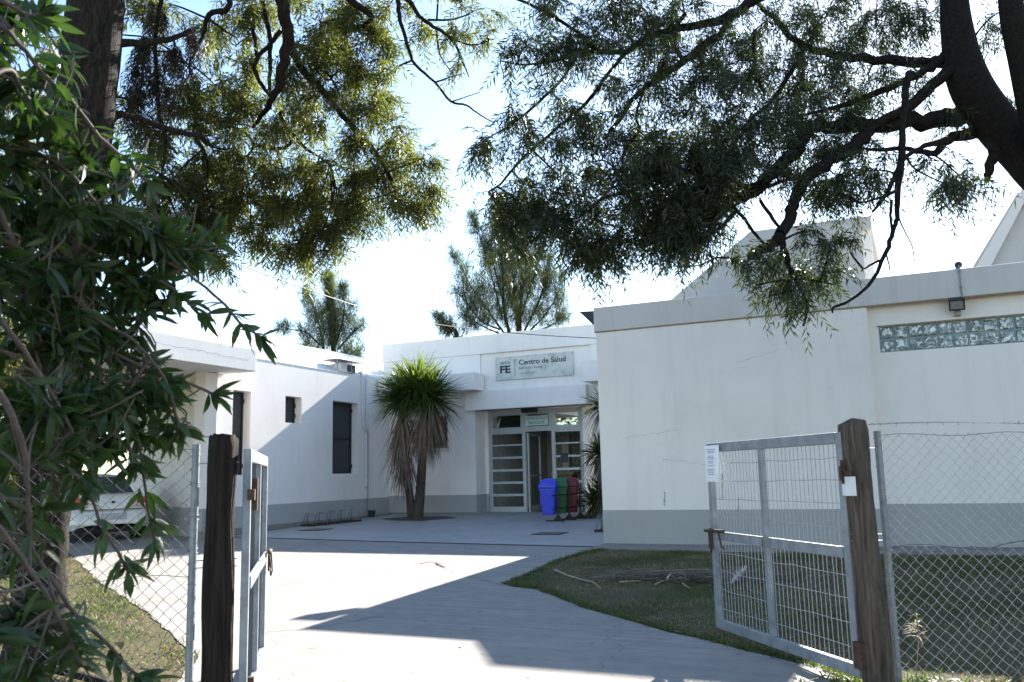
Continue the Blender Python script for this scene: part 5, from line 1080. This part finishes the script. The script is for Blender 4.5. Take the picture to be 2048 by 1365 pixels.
casuarina('large feathery casuarina rising behind the entrance block roof', (1040, 690), (998, 405), 38, [
 [(1025, 690, 9), (1008, 620, 7), (1005, 540, 5), (1000, 470, 3), (995, 415, 1)], [(1040, 680, 8), (1042, 600, 6), (1045, 520, 4), (1052, 460, 1)], [(1010, 670, 5), (975, 620, 4), (940, 570, 3), (918, 530, 2), (905, 502, 1)], [(1005, 640, 4), (985, 560, 3), (965, 490, 2), (948, 445, 1)],
 [(1045, 670, 5), (1075, 610, 4), (1092, 560, 3), (1100, 520, 1)], [(1050, 672, 5), (1090, 630, 3), (1115, 590, 2), (1126, 550, 1)], [(1000, 660, 4), (960, 640, 3), (930, 600, 2), (910, 585, 1)], [(1040, 640, 4), (1062, 570, 3), (1078, 520, 2), (1080, 500, 1)], [(1005, 600, 4), (990, 540, 3), (980, 500, 1)],
 [(1000, 668, 4), (970, 655, 3), (945, 640, 2), (930, 630, 1)], [(1060, 668, 4), (1095, 655, 3), (1120, 640, 2), (1135, 628, 1)], [(1040, 590, 3), (1060, 540, 2), (1065, 500, 1)], [(1010, 585, 3), (1025, 530, 2), (1030, 480, 1)]], .4, .8, .5,
 [(998, 440, 14, 45, 420), (985, 500, 34, 40, 900), (1035, 505, 34, 45, 900), (1060, 520, 22, 40, 500), (925, 555, 16, 36, 420), (952, 590, 30, 40, 800), (1000, 575, 50, 45, 1500), (1050, 580, 45, 45, 1400), (1095, 570, 22, 45, 650), (1118, 590, 14, 34, 350), (965, 635, 45, 26, 1000), (1020, 635, 60, 28, 1500), (1080, 630, 45, 30, 1200), (930, 615, 20, 24, 360), (1120, 635, 18, 22, 300)])
casuarina('smaller dark feathery casuarina behind the side wing roof', (668, 735), (658, 560), 40, [
 [(668, 720, 7), (672, 650, 5), (668, 600, 4), (659, 562, 1)], [(650, 720, 6), (640, 670, 4), (622, 620, 3), (608, 595, 2), (598, 582, 1)], [(672, 690, 4), (690, 640, 3), (695, 600, 2), (694, 578, 1)], [(640, 690, 4), (615, 665, 3), (590, 660, 2), (572, 655, 1)], [(675, 700, 4), (700, 670, 3), (715, 655, 2), (722, 646, 1)],
 [(640, 710, 4), (615, 700, 3), (598, 690, 1)], [(680, 720, 4), (705, 705, 3), (722, 700, 1)], [(650, 670, 3), (640, 630, 2), (645, 615, 1)], [(680, 660, 3), (700, 630, 2), (708, 610, 1)], [(675, 725, 3), (700, 720, 2), (720, 715, 1)]], .4, .9, .45,
 [(660, 580, 13, 22, 330), (668, 620, 22, 26, 600), (672, 655, 34, 26, 1100), (615, 600, 14, 20, 260), (632, 640, 24, 24, 640), (610, 665, 22, 14, 330), (640, 680, 40, 20, 1000), (690, 690, 30, 26, 900), (620, 705, 34, 12, 500), (690, 715, 30, 12, 460), (580, 656, 10, 6, 70), (712, 655, 12, 10, 130), (700, 625, 12, 22, 240), (693, 590, 6, 14, 100)])
casuarina('small feathery casuarina tip showing low behind the entrance roof', (915, 690), (878, 632), 37, [[(915, 690, 3), (900, 660, 2), (888, 645, 1)], [(918, 690, 3), (912, 665, 2), (905, 652, 1)], [(920, 690, 3), (926, 670, 2), (930, 660, 1)]], .4, .55, .42)

# ------------------------------------------------------------------ lawn blades, litter
def inside(poly, p):
    x, y = p[:, 0], p[:, 1]; c = np.zeros(len(p), bool); q = np.array(poly); j = len(q) - 1
    for i in range(len(q)):
        k = ((q[i, 1] > y) != (q[j, 1] > y)) & (x < (q[j, 0] - q[i, 0]) * (y - q[i, 1]) / (q[j, 1] - q[i, 1] + 1e-12) + q[i, 0]); c ^= k; j = i
    return c
def noise2(p, s, seed):
    r = np.random.default_rng(seed); v = np.zeros(len(p))
    for k in range(10):
        a = r.uniform(0, 2 * pi); f = s * r.uniform(.5, 2.2); v += np.sin(p[:, 0] * cos(a) * f + p[:, 1] * sin(a) * f + r.uniform(0, 6.3))
    return v / 10 ** .5
def lawn(name, poly, n, mat, hmin, hmax, thr, seed, edge=None, wd=.0028):
    q = np.array(poly); p = rng.uniform(q.min(0), q.max(0), (n, 2)); p = p[inside(poly, p)]; p = p[noise2(p, 3.2, seed) + rng.normal(0, .5, len(p)) > thr]
    if edge is not None:
        e = np.array(edge); k = rng.integers(0, len(e) - 1, n // 12); t = rng.uniform(0, 1, (len(k), 1)); pe = e[k] * (1 - t) + e[k + 1] * t + np.abs(rng.normal(0, .05, (len(k), 2))) * (1, 1) + rng.normal(0, .02, (len(k), 2)); p = np.vstack([p, pe])
    P = np.stack([p[:, 0], p[:, 1], -0.02 * (YE - p[:, 1]) + .002], 1); m_ = len(P)
    o = quads(name, blades(P, sphere_dirs(m_, .35, 1), rng.uniform(hmin, hmax, m_), np.full(m_, wd), rng.uniform(.1, .6, m_), 2), 4, mat); tag(o, kind='stuff'); return o
rl = EAST_EDGE[:13] + [(2.5, 4.5), (3.5, 13.4), (-4.7, 13.41)]
lawn('lawn_grass', rl, 95000, M['grass'], .03, .085, .3, 3, EAST_EDGE[:12]); lawn('lawn_dry_grass', rl, 70000, M['grass_dry'], .02, .07, -.2, 8)
ll_ = [(-4.5, 4.2), (-5.34, 5.46), (-7.4, 6.85), (-10.28, 8.63), (-14.3, 11.34), (-18, 11), (-9, 3), (-5.5, 2.2)]
lawn('verge_grass', ll_, 110000, M['grass'], .03, .10, .05, 11, None, .004); lawn('verge_dry_grass', ll_, 80000, M['grass_dry'], .02, .08, -.1, 14, None, .0035)

def stick(pts, r, label, name='dry_branch', mat=None, cat='stick', group='dry sticks lying on the lawn'):
    P = smooth_path([(x, y, gz(y) + z, 1) for x, y, z in pts], 6); o = MB().tube(P[:, :3], np.linspace(r, r * .4, len(P)), 6).build(name, mat or M['stick']); return tag(o, label, cat, group)
from functools import partial
def G(px, py):
    d = Fv * FPX + Rv * (px - 1024.0) - Uv * (py - 682.5); n_ = np.array((0, -.02, 1)); t = (n_ @ (np.array((0, YE, 0)) - CAM)) / (n_ @ d); p = CAM + d * t; return p[0], p[1]
def gs(l, z=.03): return [(*G(a, b), z) for a, b in l]
stick(gs([(1110, 1145), (1135, 1156), (1165, 1165), (1185, 1170), (1202, 1182)]), .014, 'long curved pale branch lying across the grass near the drive')
stick(gs([(1240, 1170), (1260, 1168), (1282, 1167)]), .010, 'short straight stick lying on the grass below the grey base band')
stick(gs([(1300, 1152), (1340, 1150), (1380, 1148), (1420, 1147)], .05), .012, 'long dry twig lying level in the brown palm litter')
stick(gs([(1335, 1165), (1345, 1155), (1360, 1155), (1374, 1162)], .05), .010, 'forked bleached twig in the brown palm litter', mat=M['plume'])
stick(gs([(1366, 1173), (1373, 1178), (1380, 1183)]), .009, 'small pale stick lying on the grass beside the gate')
stick(gs([(1310, 1175), (1325, 1168), (1345, 1163)], .03), .009, 'thin brown twig lying just below the forked bleached twig')
stick(gs([(840, 1130), (860, 1127), (885, 1131)], .02), .008, 'thin twig lying on the sunlit concrete drive', group='twigs on the drive')
stick(gs([(872, 1130), (880, 1134), (892, 1138)], .02), .009, 'dark short twig lying on the sunlit concrete drive', mat=M['bark'], group='twigs on the drive')
stick([(-6.4, 4.75, .03), (-5.9, 4.62, .05), (-5.2, 4.5, .03), (-4.4, 4.25, .04), (-3.9, 3.98, .02)], .035, 'thick dark tapered bar lying along the foot of the left fence', 'dark_ground_bar', M['bark'], 'branch', None)  # thick dark tapering tube laid on the ground by the fence
n = 1500; c_ = np.array([(*G(1370, 1157), 0)]); p = c_ + rng.normal(0, 1, (n, 3)) * (.55, .22, 0); p[:, 2] = -.02 * (YE - p[:, 1]) + rng.uniform(.005, .06, n)
d = sphere_dirs(n, -.1, .3); d[:, 0] *= 2.5
tag(quads('palm_litter', blades(p, d, rng.uniform(.15, .45, n), np.full(n, .004), rng.uniform(0, .1, n), 2), 4, M['leaf_pd']), kind='stuff')
pf = np.array((*G(1462, 1172), 0)); pf[2] = gz(pf[1]) + .03; pg = np.array((*G(1490, 1150), 0)); pg[2] = gz(pg[1]) + .07
n = 260; t = rng.uniform(0, 1, n)
tag(quads('plume', blades(pf + (pg - pf) * t[:, None], unit(pg - pf) * .6 + rng.normal(0, .6, (n, 3)), rng.uniform(.03, .09, n), np.full(n, .004), rng.uniform(0, .3, n), 2), 4, M['plume']), 'pale fluffy plume lying on the grass behind the open gate', 'plume')
# weeds at the foot of the right post
wd = thing('weeds', 'bright green weeds with a dry seed stalk at the foot of the brown post', 'weed', (*G(1850, 1350), gz(5.9)))
n = 420; c0_ = np.array([(pr_[0] + .25, pr_[1] + .12, gz(6))]); p = c0_ + rng.normal(0, 1, (n, 3)) * (.28, .12, 0); p[:, 2] = gz(6.1)
quads('weed_leaves', blades(p, sphere_dirs(n, .3, 1), rng.uniform(.05, .17, n), rng.uniform(.004, .009, n), rng.uniform(.1, .6, n), 3), 4, M['grass'], wd)
sk = MB(); b0 = np.array((*G(1832, 1345), gz(5.9))); P = [b0, at(1836, 1300, 5.55), at(1838, 1260, 5.55), at(1833, 1230, 5.55)]
sk.tube(P, .003, 5)
sk.build('seed_stalk', M['stick'], wd)
n = 40; t = rng.uniform(.35, 1, n); q = np.array(P[1]) + (np.array(P[3]) - np.array(P[1])) * t[:, None]; quads('seed_leaves', blades(q, sphere_dirs(n, -.2, .9), rng.uniform(.04, .10, n), np.full(n, .004), rng.uniform(.1, .5, n), 2), 4, M['grass_dry'], wd)

# ------------------------------------------------------------------ the wood across the street (seen in the door glass)
P = []; n0 = 0
for k in range(26):
    c = np.array((-52 + k * 1.7 + rng.normal(0, 1.2), -18 + rng.normal(0, 3), rng.uniform(2.4, 4.2))); m_ = 420
    q = unit(rng.normal(0, 1, (m_, 3))) * (rng.uniform(0, 1, (m_, 1)) ** .4) * np.array((3.2, 2.6, rng.uniform(2.6, 3.8))); P.append(c + q)
P = np.concatenate(P); P[:, 2] = np.maximum(P[:, 2], -.6); n = len(P)
tag(quads('tree_line', blades(P, sphere_dirs(n, -.6, .8), rng.uniform(.4, .9, n), rng.uniform(.10, .22, n), rng.uniform(.1, .5, n), 2), 4, M['leaf_l']), kind='stuff')

# small fallen leaves on the drive and lawn
n = 700; p = np.stack([rng.uniform(-13, .6, n), rng.uniform(4, 20, n), np.zeros(n)], 1); p[:, 2] = -.02 * (YE - p[:, 1]) + .03
tag(quads('leaf_litter', blades(p, sphere_dirs(n, -.05, .2), rng.uniform(.02, .07, n), rng.uniform(.004, .010, n), rng.uniform(0, .1, n), 2), 4, M['leaf_pd']), kind='stuff')

# hairline cracks and joints in the drive
def ground_crack(pts, wd):
    Q = [np.array(G(a, b)) for a, b in pts]; m = MB(); C_ = []
    for a, b in zip(Q[:-1], Q[1:]):
        k = max(3, int(np.linalg.norm(b - a) / .09)); C_ += [a + (b - a) * i / k + rng.normal(0, .014, 2) for i in range(k)]
    for a, b in zip(C_[:-1], C_[1:]):
        d = unit(b - a); q = np.array((-d[1], d[0])) * wd * rng.uniform(.4, 1.3); m.add([(*p, gz(p[1]) + .0115) for p in (a - q, b - q, b + q, a + q)], [(0, 1, 2, 3)])
    tag(m.build('driveway_crack', M['crack']), kind='structure')
ground_crack([(1003, 1172), (960, 1160), (905, 1147), (880, 1132), (800, 1126), (740, 1112), (675, 1100)], .006)
ground_crack([(530, 1266), (606, 1262), (680, 1250), (780, 1230)], .006)
ground_crack([(1010, 1150), (960, 1158), (930, 1160)], .005)

# bushy tree beside the carport, seen through the shrub and under the canopy edge
gb = at(30, 1060, 13.0); gb[2] = gz(gb[1])
gt = thing('garden_tree', 'bushy green tree beside the carport, mostly hidden behind the thick trunk and shrub', 'tree', gb)
gtk = smooth_path([(*gb, .14), (*at(34, 900, 13), .12), (*at(28, 760, 13), .09), (*at(20, 600, 13), .05)], 6)
MB().tube(gtk[:, :3], gtk[:, 3], 10, False).build('trunk', M['bark'], gt, smooth=True)
V, tw = make_crown([(0, 560, 110, 90, 12.6, .7, 170), (60, 690, 100, 80, 12.6, .7, 190), (-20, 800, 110, 90, 12.6, .7, 190), (70, 870, 90, 70, 12.6, .6, 150), (0, 960, 90, 60, 12.6, .6, 110), (120, 780, 60, 60, 12.7, .5, 80)], [gtk], .34, 14, .13, .014, .35, .35)
quads('crown', V, 4, M['leaf_l'], gt); tw.build('twigs', M['bark'], gt)
